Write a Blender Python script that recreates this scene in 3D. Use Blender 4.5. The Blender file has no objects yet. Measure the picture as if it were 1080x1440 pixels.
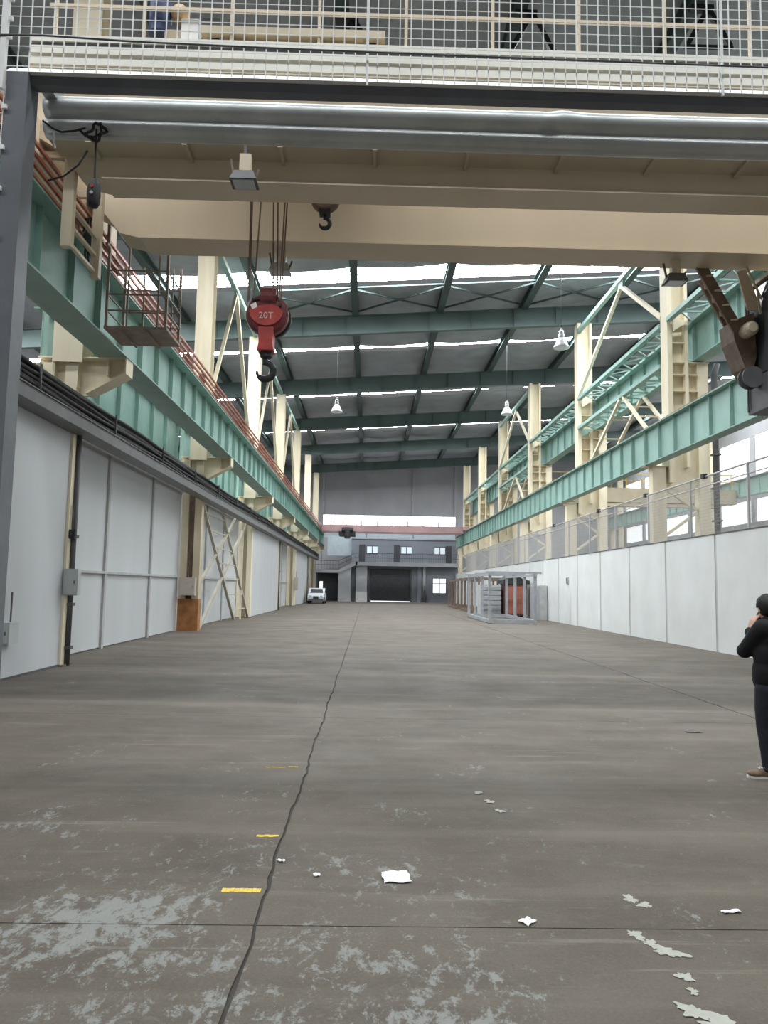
import bpy, bmesh, math, random
from math import sin, cos, pi, radians
from mathutils import Vector, Matrix
random.seed(7)
S = bpy.context.scene
C = S.collection

# ------------------------------------------------------------------ camera
cam = bpy.data.objects.new('camera', bpy.data.cameras.new('camera'))
C.objects.link(cam)
PITCH, YAW, ROLL = radians(5.5896), radians(1.114), 0.018
fw = Vector((sin(YAW)*cos(PITCH), cos(YAW)*cos(PITCH), sin(PITCH)))
r0 = Vector((cos(YAW), -sin(YAW), 0)); u0 = r0.cross(fw)
rt = r0*cos(ROLL) + u0*sin(ROLL); up = u0*cos(ROLL) - r0*sin(ROLL)
M = Matrix((rt, up, -fw)).transposed().to_4x4()
M.translation = (0, 0, 1.65)
cam.matrix_world = M
cam.data.sensor_fit = 'VERTICAL'; cam.data.sensor_height = 36; cam.data.lens = 36*1080/1440
cam.data.clip_end = 400
S.camera = cam
# ------------------------------------------------------------------ light
w = bpy.data.worlds.new('overcast'); S.world = w; w.use_nodes = True
bg = w.node_tree.nodes['Background']; bg.inputs[0].default_value = (0.95, 0.97, 1.0, 1); bg.inputs[1].default_value = 0.2
SKYLIGHT = 54.0
S.view_settings.view_transform = 'Standard'; S.view_settings.look = 'None'
S.view_settings.gamma = 1; S.view_settings.use_curve_mapping = False
S.view_settings.exposure = -0.2

# ------------------------------------------------------------------ helpers
def mat(name, col, rough=.6, metal=0, var=.12, scale=3.0, bump=0, spec=.4, emit=0, streak=False, dirt=None, dirt_amt=.0):
    m = bpy.data.materials.new(name); m.use_nodes = True
    nt = m.node_tree; N = nt.nodes; L = nt.links
    b = N['Principled BSDF']
    b.inputs['Roughness'].default_value = rough; b.inputs['Metallic'].default_value = metal
    b.inputs['Specular IOR Level'].default_value = spec
    if emit:
        b.inputs['Emission Color'].default_value = (*col, 1); b.inputs['Emission Strength'].default_value = emit
        b.inputs['Base Color'].default_value = (*col, 1)
        return m
    tc = N.new('ShaderNodeTexCoord'); nz = N.new('ShaderNodeTexNoise')
    geo = N.new('ShaderNodeNewGeometry'); mp = N.new('ShaderNodeMapping')
    if streak: mp.inputs['Scale'].default_value = (1.0, 1.0, .12)
    L.new(geo.outputs['Position'], mp.inputs[0]); L.new(mp.outputs[0], nz.inputs['Vector'])
    nz.inputs['Scale'].default_value = scale; nz.inputs['Detail'].default_value = 5
    rp = N.new('ShaderNodeValToRGB')
    rp.color_ramp.elements[0].position = .3; rp.color_ramp.elements[1].position = .7
    d = [max(0, c*(1-var)) for c in col]; l = [min(1, c*(1+var)) for c in col]
    rp.color_ramp.elements[0].color = (*d, 1); rp.color_ramp.elements[1].color = (*l, 1)
    L.new(nz.outputs['Fac'], rp.inputs[0]); out = rp.outputs[0]
    if dirt:
        n2 = N.new('ShaderNodeTexNoise'); n2.inputs['Scale'].default_value = scale*.7; n2.inputs['Detail'].default_value = 8
        n2.inputs['Roughness'].default_value = .7
        L.new(mp.outputs[0], n2.inputs['Vector'])
        r2 = N.new('ShaderNodeValToRGB'); r2.color_ramp.elements[0].position = .52; r2.color_ramp.elements[1].position = .72
        mul = N.new('ShaderNodeMath'); mul.operation = 'MULTIPLY'; mul.inputs[1].default_value = dirt_amt
        mx = N.new('ShaderNodeMix'); mx.data_type = 'RGBA'; mx.inputs[7].default_value = (*dirt, 1)
        L.new(n2.outputs['Fac'], r2.inputs[0]); L.new(r2.outputs[0], mul.inputs[0]); L.new(mul.outputs[0], mx.inputs[0])
        L.new(out, mx.inputs[6]); out = mx.outputs[2]
    L.new(out, b.inputs['Base Color'])
    if bump:
        bp = N.new('ShaderNodeBump'); bp.inputs['Strength'].default_value = bump; bp.inputs['Distance'].default_value = .02
        L.new(nz.outputs['Fac'], bp.inputs['Height']); L.new(bp.outputs[0], b.inputs['Normal'])
    return m

class MB:
    def __init__(s): s.v = []; s.f = []
    def add(s, vs, fs):
        n = len(s.v); s.v += [tuple(v) for v in vs]; s.f += [tuple(i+n for i in f) for f in fs]; return s
    def box(s, x0, x1, y0, y1, z0, z1):
        return s.add([(x0,y0,z0),(x1,y0,z0),(x1,y1,z0),(x0,y1,z0),(x0,y0,z1),(x1,y0,z1),(x1,y1,z1),(x0,y1,z1)],
                     [(0,3,2,1),(4,5,6,7),(0,1,5,4),(1,2,6,5),(2,3,7,6),(3,0,4,7)])
    def bar(s, a, b, w, h=None, ref=(0,0,1)):
        a, b = Vector(a), Vector(b); h = h or w
        d = (b-a).normalized(); r = Vector(ref)
        if abs(d.dot(r)) > .98: r = Vector((0,1,0))
        x = d.cross(r).normalized()*w/2; y = x.cross(d).normalized()*h/2
        vs = [a-x-y, a+x-y, a+x+y, a-x+y, b-x-y, b+x-y, b+x+y, b-x+y]
        return s.add(vs, [(0,1,2,3),(7,6,5,4),(0,4,5,1),(1,5,6,2),(2,6,7,3),(3,7,4,0)])
    def tube(s, pts, r, n=8, closed=False):
        pts = [Vector(p) for p in pts]; k = len(pts); rings = []
        rr = r if isinstance(r, (list, tuple)) else [r]*k
        for i, p in enumerate(pts):
            if closed: d = pts[(i+1) % k]-pts[i-1]
            else: d = pts[min(i+1, k-1)]-pts[max(i-1, 0)]
            d.normalize(); ref = Vector((0,0,1)) if abs(d.z) < .9 else Vector((0,1,0))
            x = d.cross(ref).normalized(); y = x.cross(d)
            rings.append([p + (x*cos(2*pi*j/n)+y*sin(2*pi*j/n))*rr[i] for j in range(n)])
        vs = [v for g in rings for v in g]; fs = []
        for i in range(k if closed else k-1):
            a, b = i*n, ((i+1) % k)*n
            for j in range(n): fs.append((a+j, a+(j+1) % n, b+(j+1) % n, b+j))
        if not closed: fs += [tuple(reversed(range(n))), tuple(range((k-1)*n, k*n))]
        return s.add(vs, fs)
    def lathe(s, prof, c=(0,0,0), n=20, axis='z'):
        vs = []; fs = []; k = len(prof)
        for r, z in prof:
            for j in range(n):
                a = 2*pi*j/n
                p = (r*cos(a), r*sin(a), z)
                if axis == 'y': p = (r*cos(a), z, r*sin(a))
                if axis == 'x': p = (z, r*cos(a), r*sin(a))
                vs.append((c[0]+p[0], c[1]+p[1], c[2]+p[2]))
        for i in range(k-1):
            for j in range(n): fs.append((i*n+j, i*n+(j+1) % n, (i+1)*n+(j+1) % n, (i+1)*n+j))
        fs += [tuple(reversed(range(n))), tuple(range((k-1)*n, k*n))]
        return s.add(vs, fs)
    def prism(s, poly, a0, a1, axis='y'):
        n = len(poly)
        def q(p, a):
            return {'y': (p[0], a, p[1]), 'x': (a, p[0], p[1]), 'z': (p[0], p[1], a)}[axis]
        vs = [q(p, a0) for p in poly]+[q(p, a1) for p in poly]
        fs = [tuple(range(n)), tuple(reversed(range(n, 2*n)))]+[(i, i+n, (i+1) % n+n, (i+1) % n) for i in range(n)]
        return s.add(vs, fs)
    def ico(s, c, r, sub=1):
        bm = bmesh.new(); bmesh.ops.create_icosphere(bm, subdivisions=sub, radius=1)
        r = r if isinstance(r, tuple) else (r, r, r)
        s.add([(c[0]+v.co.x*r[0], c[1]+v.co.y*r[1], c[2]+v.co.z*r[2]) for v in bm.verts], [tuple(v.index for v in f.verts) for f in bm.faces])
        bm.free(); return s

def wl(o):
    v = Vector((0,0,0))
    while o is not None: v += Vector(o.location); o = o.parent
    return v
def mesh(name, mb, m, off=Vector((0,0,0)), smooth=False):
    me = bpy.data.meshes.new(name)
    me.from_pydata([(v[0]-off[0], v[1]-off[1], v[2]-off[2]) for v in mb.v], [], mb.f)
    bm = bmesh.new(); bm.from_mesh(me); bmesh.ops.recalc_face_normals(bm, faces=bm.faces); bm.to_mesh(me); bm.free()
    me.materials.append(m)
    if smooth: me.polygons.foreach_set('use_smooth', [True]*len(me.polygons))
    me.update(); return me
def P(name, mb, m, parent=None, smooth=False, **kw):
    off = wl(parent) if parent is not None else Vector((0,0,0))
    o = bpy.data.objects.new(name, mesh(name, mb, m, off, smooth)); C.objects.link(o)
    if parent is not None: o.parent = parent
    for k, v in kw.items(): o[k] = v
    return o
def I(name, me, parent, loc):          # one more object on shared mesh data
    o = bpy.data.objects.new(name, me); C.objects.link(o); o.parent = parent
    o.location = Vector(loc)-wl(parent); return o
def T(name, label, cat, loc=(0,0,0), group=None):
    o = bpy.data.objects.new(name, None); C.objects.link(o); o.location = loc; o.empty_display_size = .2
    o['label'] = label; o['category'] = cat; o['kind'] = 'thing'
    if group: o['group'] = group
    return o
def ST(name, loc=(0,0,0)):
    o = bpy.data.objects.new(name, None); C.objects.link(o); o.location = loc; o['kind'] = 'structure'; return o
def kids(o): return [c for c in list(bpy.data.objects) if c.parent == o]
def dup(root, loc, label, group=None, rz=None):
    r = root.copy(); C.objects.link(r); r.location = loc; r['label'] = label
    if rz is not None: r.rotation_euler = (0, 0, rz)
    if group: r['group'] = group
    for ch in CH(root):
        c = ch.copy(); C.objects.link(c); c.parent = r
        for g in CH(ch):
            d = g.copy(); C.objects.link(d); d.parent = c
    return r
def CH(o): return list(o.children)
NTH = ['nearest', 'second', 'third', 'fourth', 'fifth', 'sixth', 'seventh', 'eighth', 'ninth', 'tenth']

# ------------------------------------------------------------------ materials
TEAL = mat('teal_paint', (.265,.41,.365), .5, var=.10, scale=1.3, dirt=(.16,.26,.22), dirt_amt=.5)
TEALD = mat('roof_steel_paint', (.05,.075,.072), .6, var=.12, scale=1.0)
CREAM = mat('cream_paint', (.75,.67,.50), .55, var=.08, scale=1.5, streak=True, dirt=(.42,.32,.18), dirt_amt=.35)
CREAMD = mat('aged_or_shaded_cream_paint', (.50,.43,.31), .55, var=.10, scale=1.0, dirt=(.30,.24,.16), dirt_amt=.5)
CRANE = mat('crane_cream_paint', (.60,.505,.375), .5, var=.06, scale=.7, streak=True, dirt=(.45,.36,.24), dirt_amt=.3)
PANEL = mat('white_wall_panel', (.53,.545,.56), .42, var=.05, scale=.8, streak=True)
PLASTER = mat('white_plaster', (.60,.615,.605), .75, var=.05, scale=.9, dirt=(.55,.55,.52), dirt_amt=.35)
JOINT = mat('grey_joint_filler', (.42,.43,.42), .8)
GREYST = mat('grey_painted_steel', (.13,.14,.155), .45, var=.10, scale=4, dirt=(.22,.23,.24), dirt_amt=.4)
GALV = mat('galvanized_steel', (.50,.52,.51), .38, .55, var=.12, scale=2.5, dirt=(.30,.31,.31), dirt_amt=.5)
WIREM = mat('white_wire', (.82,.84,.82), .45, var=.04)
DARK = mat('black_steel', (.025,.026,.028), .55, var=.2)
CHAR = mat('charcoal_steel', (.09,.09,.095), .6, var=.2)
BROWN = mat('rusty_or_shaded_brown_steel', (.17,.12,.09), .7, var=.25, scale=5)
RUST = mat('orange_rust', (.34,.15,.055), .8, var=.3, scale=4, dirt=(.16,.08,.04), dirt_amt=.7, bump=.3)
COPPER = mat('copper_conductor', (.36,.13,.085), .4, .3, var=.25, scale=6)
REDM = mat('red_hook_paint', (.42,.05,.04), .5, var=.2, scale=6, dirt=(.12,.03,.03), dirt_amt=.7)
WHITEP = mat('white_paint', (.8,.8,.78), .5, var=.05)
ROOFIN = mat('roof_insulation_foil', (.30,.315,.34), .55, .0, var=.14, scale=.9, dirt=(.20,.21,.23), dirt_amt=.6)
SKYL = mat('translucent_skylight_sheet', (.93,.97,1.0), emit=SKYLIGHT)
CORR = mat('grey_end_cladding', (.40,.40,.42), .6, var=.08, scale=.5)
BLDG = mat('grey_blue_render', (.20,.215,.245), .8, var=.10, scale=.6)
SLAB = mat('pale_grey_concrete', (.40,.41,.43), .8, var=.08, scale=.8)
DOORM = mat('dark_shutter_door', (.05,.052,.062), .6, var=.15)
GLASS = mat('bright_window_glass', (.94,.97,1.0), emit=1.15)
ALUM = mat('lamp_aluminium', (.68,.69,.70), .35, .35, var=.05)
PINK = mat('faded_red_crane_paint', (.42,.27,.27), .6, var=.12, scale=.6)
STEELR = mat('light_grey_rack_paint', (.31,.325,.345), .5, var=.12, scale=4)
REDB = mat('brown_red_board', (.32,.115,.075), .7, var=.15, scale=5)
CABLE = mat('black_rubber', (.02,.02,.02), .6, var=.1)
PAPER = mat('white_paper', (.85,.85,.83), .8, var=.03)
YELLOW = mat('yellow_floor_paint', (.70,.50,.08), .7, var=.25, scale=30, dirt=(.35,.30,.2), dirt_amt=.8)
NAVY = mat('navy_motor_paint', (.03,.045,.12), .5, var=.15)
SKIN = mat('skin', (.58,.36,.28), .55, var=.05, scale=20)
JACK = mat('black_jacket_cloth', (.009,.009,.011), .85, var=.25, scale=12, bump=.3)
JEAN = mat('dark_denim', (.017,.018,.026), .85, var=.25, scale=25)
HAIR = mat('black_hair', (.012,.011,.010), .6, var=.3, scale=60)
SHOE = mat('brown_suede', (.23,.16,.11), .8, var=.2, scale=20)
MESHM = mat('fence_wire', (.42,.42,.42), .5, .2, var=.05)
TEALB = mat('pale_blue_panel', (.50,.57,.62), .6, var=.06)
LENS = mat('lamp_glass', (.45,.47,.48), .15, var=.05)
WHITECAR = mat('white_car_paint', (.62,.66,.70), .25, var=.03)

def floor_material():
    m = bpy.data.materials.new('worn_concrete'); m.use_nodes = True
    nt = m.node_tree; N = nt.nodes; L = nt.links; b = N['Principled BSDF']
    geo = N.new('ShaderNodeNewGeometry'); pos = geo.outputs['Position']
    def noise(scale, detail=6, rough=.6, sc=(1,1,1), dist=0, rz=0):
        mp = N.new('ShaderNodeMapping'); mp.inputs['Scale'].default_value = sc; mp.inputs['Rotation'].default_value = (0,0,rz)
        L.new(pos, mp.inputs[0]); n = N.new('ShaderNodeTexNoise'); n.inputs['Scale'].default_value = scale
        n.inputs['Detail'].default_value = detail; n.inputs['Roughness'].default_value = rough; n.inputs['Distortion'].default_value = dist
        L.new(mp.outputs[0], n.inputs['Vector']); return n.outputs['Fac']
    def ramp(f, p0, p1, c0=(0,0,0), c1=(1,1,1)):
        r = N.new('ShaderNodeValToRGB'); r.color_ramp.elements[0].position = p0; r.color_ramp.elements[1].position = p1
        r.color_ramp.elements[0].color = (*c0, 1); r.color_ramp.elements[1].color = (*c1, 1); L.new(f, r.inputs[0]); return r.outputs[0]
    def mix(f, a, c, mode='MIX'):
        x = N.new('ShaderNodeMix'); x.data_type = 'RGBA'; x.blend_type = mode
        if isinstance(f, float): x.inputs[0].default_value = f
        else: L.new(f, x.inputs[0])
        for i, q in ((6, a), (7, c)):
            if isinstance(q, tuple): x.inputs[i].default_value = (*q, 1)
            else: L.new(q, x.inputs[i])
        return x.outputs[2]
    def mth(op, a, c):
        x = N.new('ShaderNodeMath'); x.operation = op
        for i, q in ((0, a), (1, c)):
            if isinstance(q, (int, float)): x.inputs[i].default_value = q
            else: L.new(q, x.inputs[i])
        return x.outputs[0]
    base = ramp(noise(.35, 8, .65), .3, .72, (0.081,0.067,0.050), (0.138,0.117,0.092))
    base = mix(mth('MULTIPLY', ramp(noise(1.3, 10, .72, (.45,1.1,1), .4), .44, .66), .75), base, (0.052,0.043,0.033))       # dull tyre grime lying across the hall
    base = mix(mth('MULTIPLY', ramp(noise(3.2, 10, .78, dist=.5), .50, .66), .45), base, (0.122,0.105,0.085))
    base = mix(mth('MULTIPLY', ramp(noise(.9, 6, .6, (.12,1.6,1)), .54, .68), .55), base, (0.182,0.158,0.125))   # pale streaks across
    base = mix(mth('MULTIPLY', ramp(noise(2.2, 8, .7, (.16,2.6,1)), .60, .66), .5), base, (0.243,0.218,0.181))   # thin pale scrapes
    base = mix(mth('MULTIPLY', ramp(noise(6.5, 10, .8, (.7,1,1), .8), .56, .64), .45), base, (0.175,0.160,0.138))   # flaking scale
    # remnants of pale paint, thick near the gate and thinning further in
    sx = N.new('ShaderNodeSeparateXYZ'); L.new(pos, sx.inputs[0])
    near = N.new('ShaderNodeMapRange'); near.inputs[1].default_value = 3.6; near.inputs[2].default_value = 6.8
    near.inputs[3].default_value = 1; near.inputs[4].default_value = 0; L.new(sx.outputs[1], near.inputs[0])
    lft = N.new('ShaderNodeMapRange'); lft.inputs[1].default_value = .3; lft.inputs[2].default_value = 1.0
    lft.inputs[3].default_value = 1; lft.inputs[4].default_value = .25; L.new(sx.outputs[0], lft.inputs[0])
    big = noise(1.3, 3, .5, rz=.6)
    thr = mth('ADD', mth('MULTIPLY', mth('MULTIPLY', near.outputs[0], lft.outputs[0]), .135), mth('MULTIPLY', mth('SUBTRACT', big, .5), .55))
    fine = noise(10, 12, .82, (1.0,.62,1), .3, rz=-.45)
    chips = ramp(mth('ADD', fine, thr), .65, .695)
    base = mix(mth('MULTIPLY', chips, .9), base, (0.251,0.264,0.251))
    chips2 = ramp(mth('ADD', noise(14, 8, .75, dist=.6), mth('MULTIPLY', mth('SUBTRACT', noise(.8, 2), .5), .5)), .69, .72)
    base = mix(mth('MULTIPLY', chips2, .35), base, (0.405,0.400,0.361))
    base = mix(.25, base, ramp(noise(60, 3, .7), .3, .7, (0.057,0.048,0.039), (0.170,0.152,0.130)))
    L.new(base, b.inputs['Base Color'])
    L.new(ramp(noise(1.1, 6), .3, .7, (.62,)*3, (.82,)*3), b.inputs['Roughness'])
    b.inputs['Specular IOR Level'].default_value = .28
    bp = N.new('ShaderNodeBump'); bp.inputs['Strength'].default_value = .18; bp.inputs['Distance'].default_value = .01
    L.new(noise(35, 6, .7), bp.inputs['Height']); L.new(bp.outputs[0], b.inputs['Normal'])
    return m
FLOORM = floor_material()

# ------------------------------------------------------------------ measures
LINES = [15.5+12*k for k in range(7)]       # column lines down the hall
YEND = 92.0
XL, XR = -24.0, 30.0
SECX = [-18.9, -14.4, -9.9, -5.6, -.93, 3.56, 8.04, 12.5, 17.0, 21.5, 26.0]
def beam_z(x): return 14.97+.068*x
def skin_z(x): return 16.42+.068*x

# ------------------------------------------------------------------ floor: slabs with recessed joints
floor = ST('floor')
P('joint_bed', MB().box(XL, XR, -20, YEND, -.3, -.012), mat('dirty_joint', (.05,.046,.04), .9), floor)
xs = [XL, -.52, 5.2, 10.4, XR]; ys = [-20, 3.93, 9.93, 15.93, 21.93, 27.93, 39.93, 51.93, 63.93, YEND]
for i in range(4):
    for j in range(len(ys)-1):
        g = .009 if ys[j] < 6 else .006
        x0, x1, y0, y1 = xs[i]+(.008 if i else 0), xs[i+1]-.008, ys[j]+g*.5, ys[j+1]-g*.5
        mb = MB(); n = max(2, min(60, int((y1-y0)/.15))) if y0 < 10 and y1 < 30 else 2
        n = 120 if j == 0 else n
        def wob(x, y, edge): return x + (.006*sin(y*7.3)+.004*sin(y*19.1)+.010*sin(y*2.1)) if edge in (1, 2) and y < 22 else x
        yy = [y0+(y1-y0)*k/n for k in range(n+1)]
        for y in yy:
            a, c = wob(x0, y, i)+.007*max(0, sin(y*31+i)*sin(y*5.3))*(i > 0), wob(x1, y, i+1)-.012*max(0, sin(y*23+i)*sin(y*3.7+1))*(i < 3)
            mb.v += [(a, y, 0), (c, y, 0), (a, y, -.05), (c, y, -.05)]
        for k in range(n):
            q = 4*k; mb.f += [(q, q+1, q+5, q+4), (q, q+4, q+6, q+2), (q+1, q+3, q+7, q+5)]
        mb.f += [(0, 2, 3, 1), (4*n, 4*n+1, 4*n+3, 4*n+2)]
        P('slab', mb, FLOORM, floor)
for x0, x1, y0, y1 in ((-.757,-.545,4.335,4.385), (-.70,-.555,5.255,5.292), (-.69,-.60,7.22,7.24), (-.9,-.72,7.2,7.215)):
    n = 9; mb = MB()
    for k in range(n):
        a, c = x0+(x1-x0)*k/n, x0+(x1-x0)*(k+.93)/n
        j = random.uniform(-.006, .006)
        mb.box(a, c, y0+j, y1+j*.5, .0, .0025)
    P('floor_marking', mb, YELLOW, floor, kind='stuff')

# ------------------------------------------------------------------ ceiling: foil insulation cells and skylight sheets
ceiling = ST('ceiling')
bands = [(-2.2,-1.3), (9.2,9.9), (21.5,22.4), (34.3,36.3), (45.9,46.9), (57.4,58.4), (70.1,71.3), (82.3,83.0)]
cellx = [XL]+SECX+[XR]
edges = [-20.0]
for a, b in bands: edges += [a, b]
edges.append(YEND)
for ci in range(len(cellx)-1):
    x0, x1 = cellx[ci], cellx[ci+1]
    for k in range(len(edges)-1):
        y0, y1 = edges[k], edges[k+1]
        sky = k % 2 == 1
        near = x0 > -11 and x1 < 18 and y0 > 15
        nx, ny = (10, 8) if near and not sky else (2, 1)
        sag = random.uniform(.10, .24) if not sky else 0
        mb = MB()
        ph = random.random()*6
        for i in range(nx+1):
            for j in range(ny+1):
                u, v = i/nx, j/ny; x = x0+(x1-x0)*u; y = y0+(y1-y0)*v
                z = skin_z(x)-(sag*sin(pi*u)*(.75+.25*sin(v*9+ph)) if near else 0)+(.12 if sky else 0)
                mb.v.append((x, y, z))
        for i in range(nx):
            for j in range(ny):
                a = i*(ny+1)+j; mb.f.append((a, a+1, a+ny+2, a+ny+1))
        P('skylight_sheet' if sky else 'roof_panel', mb, SKYL if sky else ROOFIN, ceiling, smooth=not sky)
        if not sky:   # curb on both sides of the skylight slot closes the gap
            pass

for i in range(3, 9):
    for y in (34.85, 35.3, 35.8):
        P('skylight_bar', MB().bar((cellx[i], y, skin_z(cellx[i])+.05), (cellx[i+1], y, skin_z(cellx[i+1])+.05), .05), TEALD, ceiling)
# roof beams across the hall
for k, Y in enumerate([3.5]+LINES):
    t = T('roof_beam', f'{NTH[k]} dark teal roof girder crossing the hall from column to column', 'beam', (0, Y, beam_z(0)), 'roof girders across the hall')
    X0, X1 = XL+.05, XR-.06
    z0, z1 = beam_z(X0), beam_z(X1)
    def sl(x0, x1, y0, y1, a, b):
        m = MB(); p = [(x0, y0, beam_z(x0)+a), (x1, y0, beam_z(x1)+a), (x1, y1, beam_z(x1)+a), (x0, y1, beam_z(x0)+a),
                       (x0, y0, beam_z(x0)+b), (x1, y0, beam_z(x1)+b), (x1, y1, beam_z(x1)+b), (x0, y1, beam_z(x0)+b)]
        return m.add(p, [(0,3,2,1),(4,5,6,7),(0,1,5,4),(1,2,6,5),(2,3,7,6),(3,0,4,7)])
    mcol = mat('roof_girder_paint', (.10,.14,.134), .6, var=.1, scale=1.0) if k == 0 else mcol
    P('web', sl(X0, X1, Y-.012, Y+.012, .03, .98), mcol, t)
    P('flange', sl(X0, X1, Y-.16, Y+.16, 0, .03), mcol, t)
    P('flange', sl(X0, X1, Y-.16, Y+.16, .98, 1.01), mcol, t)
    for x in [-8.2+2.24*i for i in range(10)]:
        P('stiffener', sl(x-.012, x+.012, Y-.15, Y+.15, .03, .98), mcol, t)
# longitudinal secondary beams
for k, x in enumerate(SECX):
    t = T('roof_purlin', f'dark longitudinal roof purlin, {NTH[k] if k < 10 else "last"} from the far wall of the side bay', 'purlin', (x, 36, beam_z(x)+1.01), 'longitudinal roof purlins')
    z = beam_z(x)+1.01
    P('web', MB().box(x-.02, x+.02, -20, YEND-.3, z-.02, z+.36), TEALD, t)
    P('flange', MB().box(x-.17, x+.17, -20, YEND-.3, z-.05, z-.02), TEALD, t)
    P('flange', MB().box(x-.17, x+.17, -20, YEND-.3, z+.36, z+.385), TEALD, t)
# crossed bracing in the bay before the second row
for k in range(3, 8):
    x0, x1 = SECX[k]+.1, SECX[k+1]-.1
    t = T('roof_cross_brace', f'crossed thin roof brace rods, {NTH[k-3]} cell along the teal girder', 'brace', ((x0+x1)/2, 37.8, skin_z(x0)), 'crossed roof braces')
    za, zb = beam_z(x0)+1.12, beam_z(x1)+1.12
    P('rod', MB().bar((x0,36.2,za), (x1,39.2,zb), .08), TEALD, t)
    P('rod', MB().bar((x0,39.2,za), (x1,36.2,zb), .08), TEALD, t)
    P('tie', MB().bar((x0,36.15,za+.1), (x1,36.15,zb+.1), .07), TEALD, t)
# inverted V hangers on purlins seen above the crane
for k, i in enumerate((4, 5, 6)):
    x = SECX[i]+.3; z = beam_z(SECX[i])+.98
    t = T('roof_hanger', f'black inverted V hanger under the roof, {["leftmost","middle","rightmost"][k]} of three behind the wire mesh', 'hanger', (x, 18, z), 'V hangers under the purlins')
    P('clamp', MB().box(x-.45, x+.12, 17.9, 18.1, z-.14, z-.03), DARK, t)
    for s in (-1, 1):
        P('leg', MB().bar((x, 18, z-.08), (x+s*.55, 18, z-1.1), .12), DARK, t)
    P('crossbar', MB().bar((x-.62, 18, z-1.12), (x+.62, 18, z-1.12), .08), DARK, t)

# ------------------------------------------------------------------ setting: left wall of panels
wall_left = ST('wall_left', (-6, 0, 0))
def flush(y0, y1, n):
    for i in range(n):
        a, b = y0+(y1-y0)*i/n, y0+(y1-y0)*(i+1)/n
        P('panel', MB().box(-6.10, -6.0, a+.006, b-.006, .03, 5.16), PANEL, wall_left)
flush(3.6, 15.35, 4); flush(39.75, 51.25, 3); flush(63.75, 75.25, 3)
for (y0, y1, n) in ((15.75, 27.2, 3), (27.75, 39.2, 3), (51.75, 63.2, 3), (75.75, 87.2, 3)):
    cuts = [15.75, 19.62, 23.65, 27.2] if n == 3 and y0 < 16 else [y0+(y1-y0)*i/n for i in range(n+1)]
    for a, b in zip(cuts[:-1], cuts[1:]):
        P('panel', MB().box(-6.78, -6.68, a, b, .03, 1.86), PANEL, wall_left)
        P('panel', MB().box(-6.78, -6.68, a, b, 1.92, 4.85), PANEL, wall_left)
        P('panel', MB().box(-6.76, -6.64, a, b, 4.90, 5.22), PANEL, wall_left)
    for c in cuts[1:-1]:
        P('batten', MB().box(-6.68, -6.62, c-.07, c+.07, .0, 5.12), JOINT, wall_left)
    P('rail', MB().box(-6.70, -6.60, y0, y1, 1.86, 1.92), JOINT, wall_left)
    P('rail', MB().box(-6.70, -6.56, y0, y1, 4.85, 4.90), GALV, wall_left)
P('kick_strip', MB().box(-6.12, -5.985, 3.6, 15.35, 0, .04), CHAR, wall_left)

# steel channel and cable tray along the top of the wall
CHANM = mat('grey_channel_steel', (.15,.153,.155), .5, var=.1, scale=3)
t = T('eaves_channel', 'long grey steel channel capping the white wall panels', 'channel', (-5.75, 40, 4.7))
P('web', MB().box(-5.62, -5.59, 3.5, 87.6, 4.63, 4.83), CHANM, t)
P('flange', MB().box(-5.98, -5.59, 3.5, 87.6, 4.60, 4.63), CHANM, t)
P('lip', MB().box(-5.66, -5.56, 3.5, 87.6, 4.83, 4.85), CHANM, t)
t = T('cable_tray', 'black cable tray running above the white wall under the crane brackets', 'tray', (-5.85, 40, 5.0))
for x in (-6.1, -5.7):
    P('side_rail', MB().box(x-.02, x+.02, 3.5, 87.6, 5.22, 5.30), CHAR, t)
rung = mesh('rung', MB().box(-.2, .2, -.03, .03, 0, .04), CHAR)
for i in range(110): I('rung', rung, t, (-5.9, 4+i*.76, 5.22))
for i in range(12):
    x = -5.74+.05*(i % 3); zc = 4.91+.10*(i//3)+.02*(i % 2); ph = random.random()*6
    P('cable', MB().tube([(x+.02*sin(y*.5+ph), y, zc+.03*sin(y*.8+ph)) for y in [3.5+1.4*j for j in range(61)]], .036, 6), CABLE, t, smooth=True)
for k in range(22):
    y = 5+k*3.9
    P('hanger', MB().box(-6.14, -5.58, y-.02, y+.02, 4.85, 4.88).box(-5.60, -5.57, y-.02, y+.02, 4.85, 5.30), CHAR, t)

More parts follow.
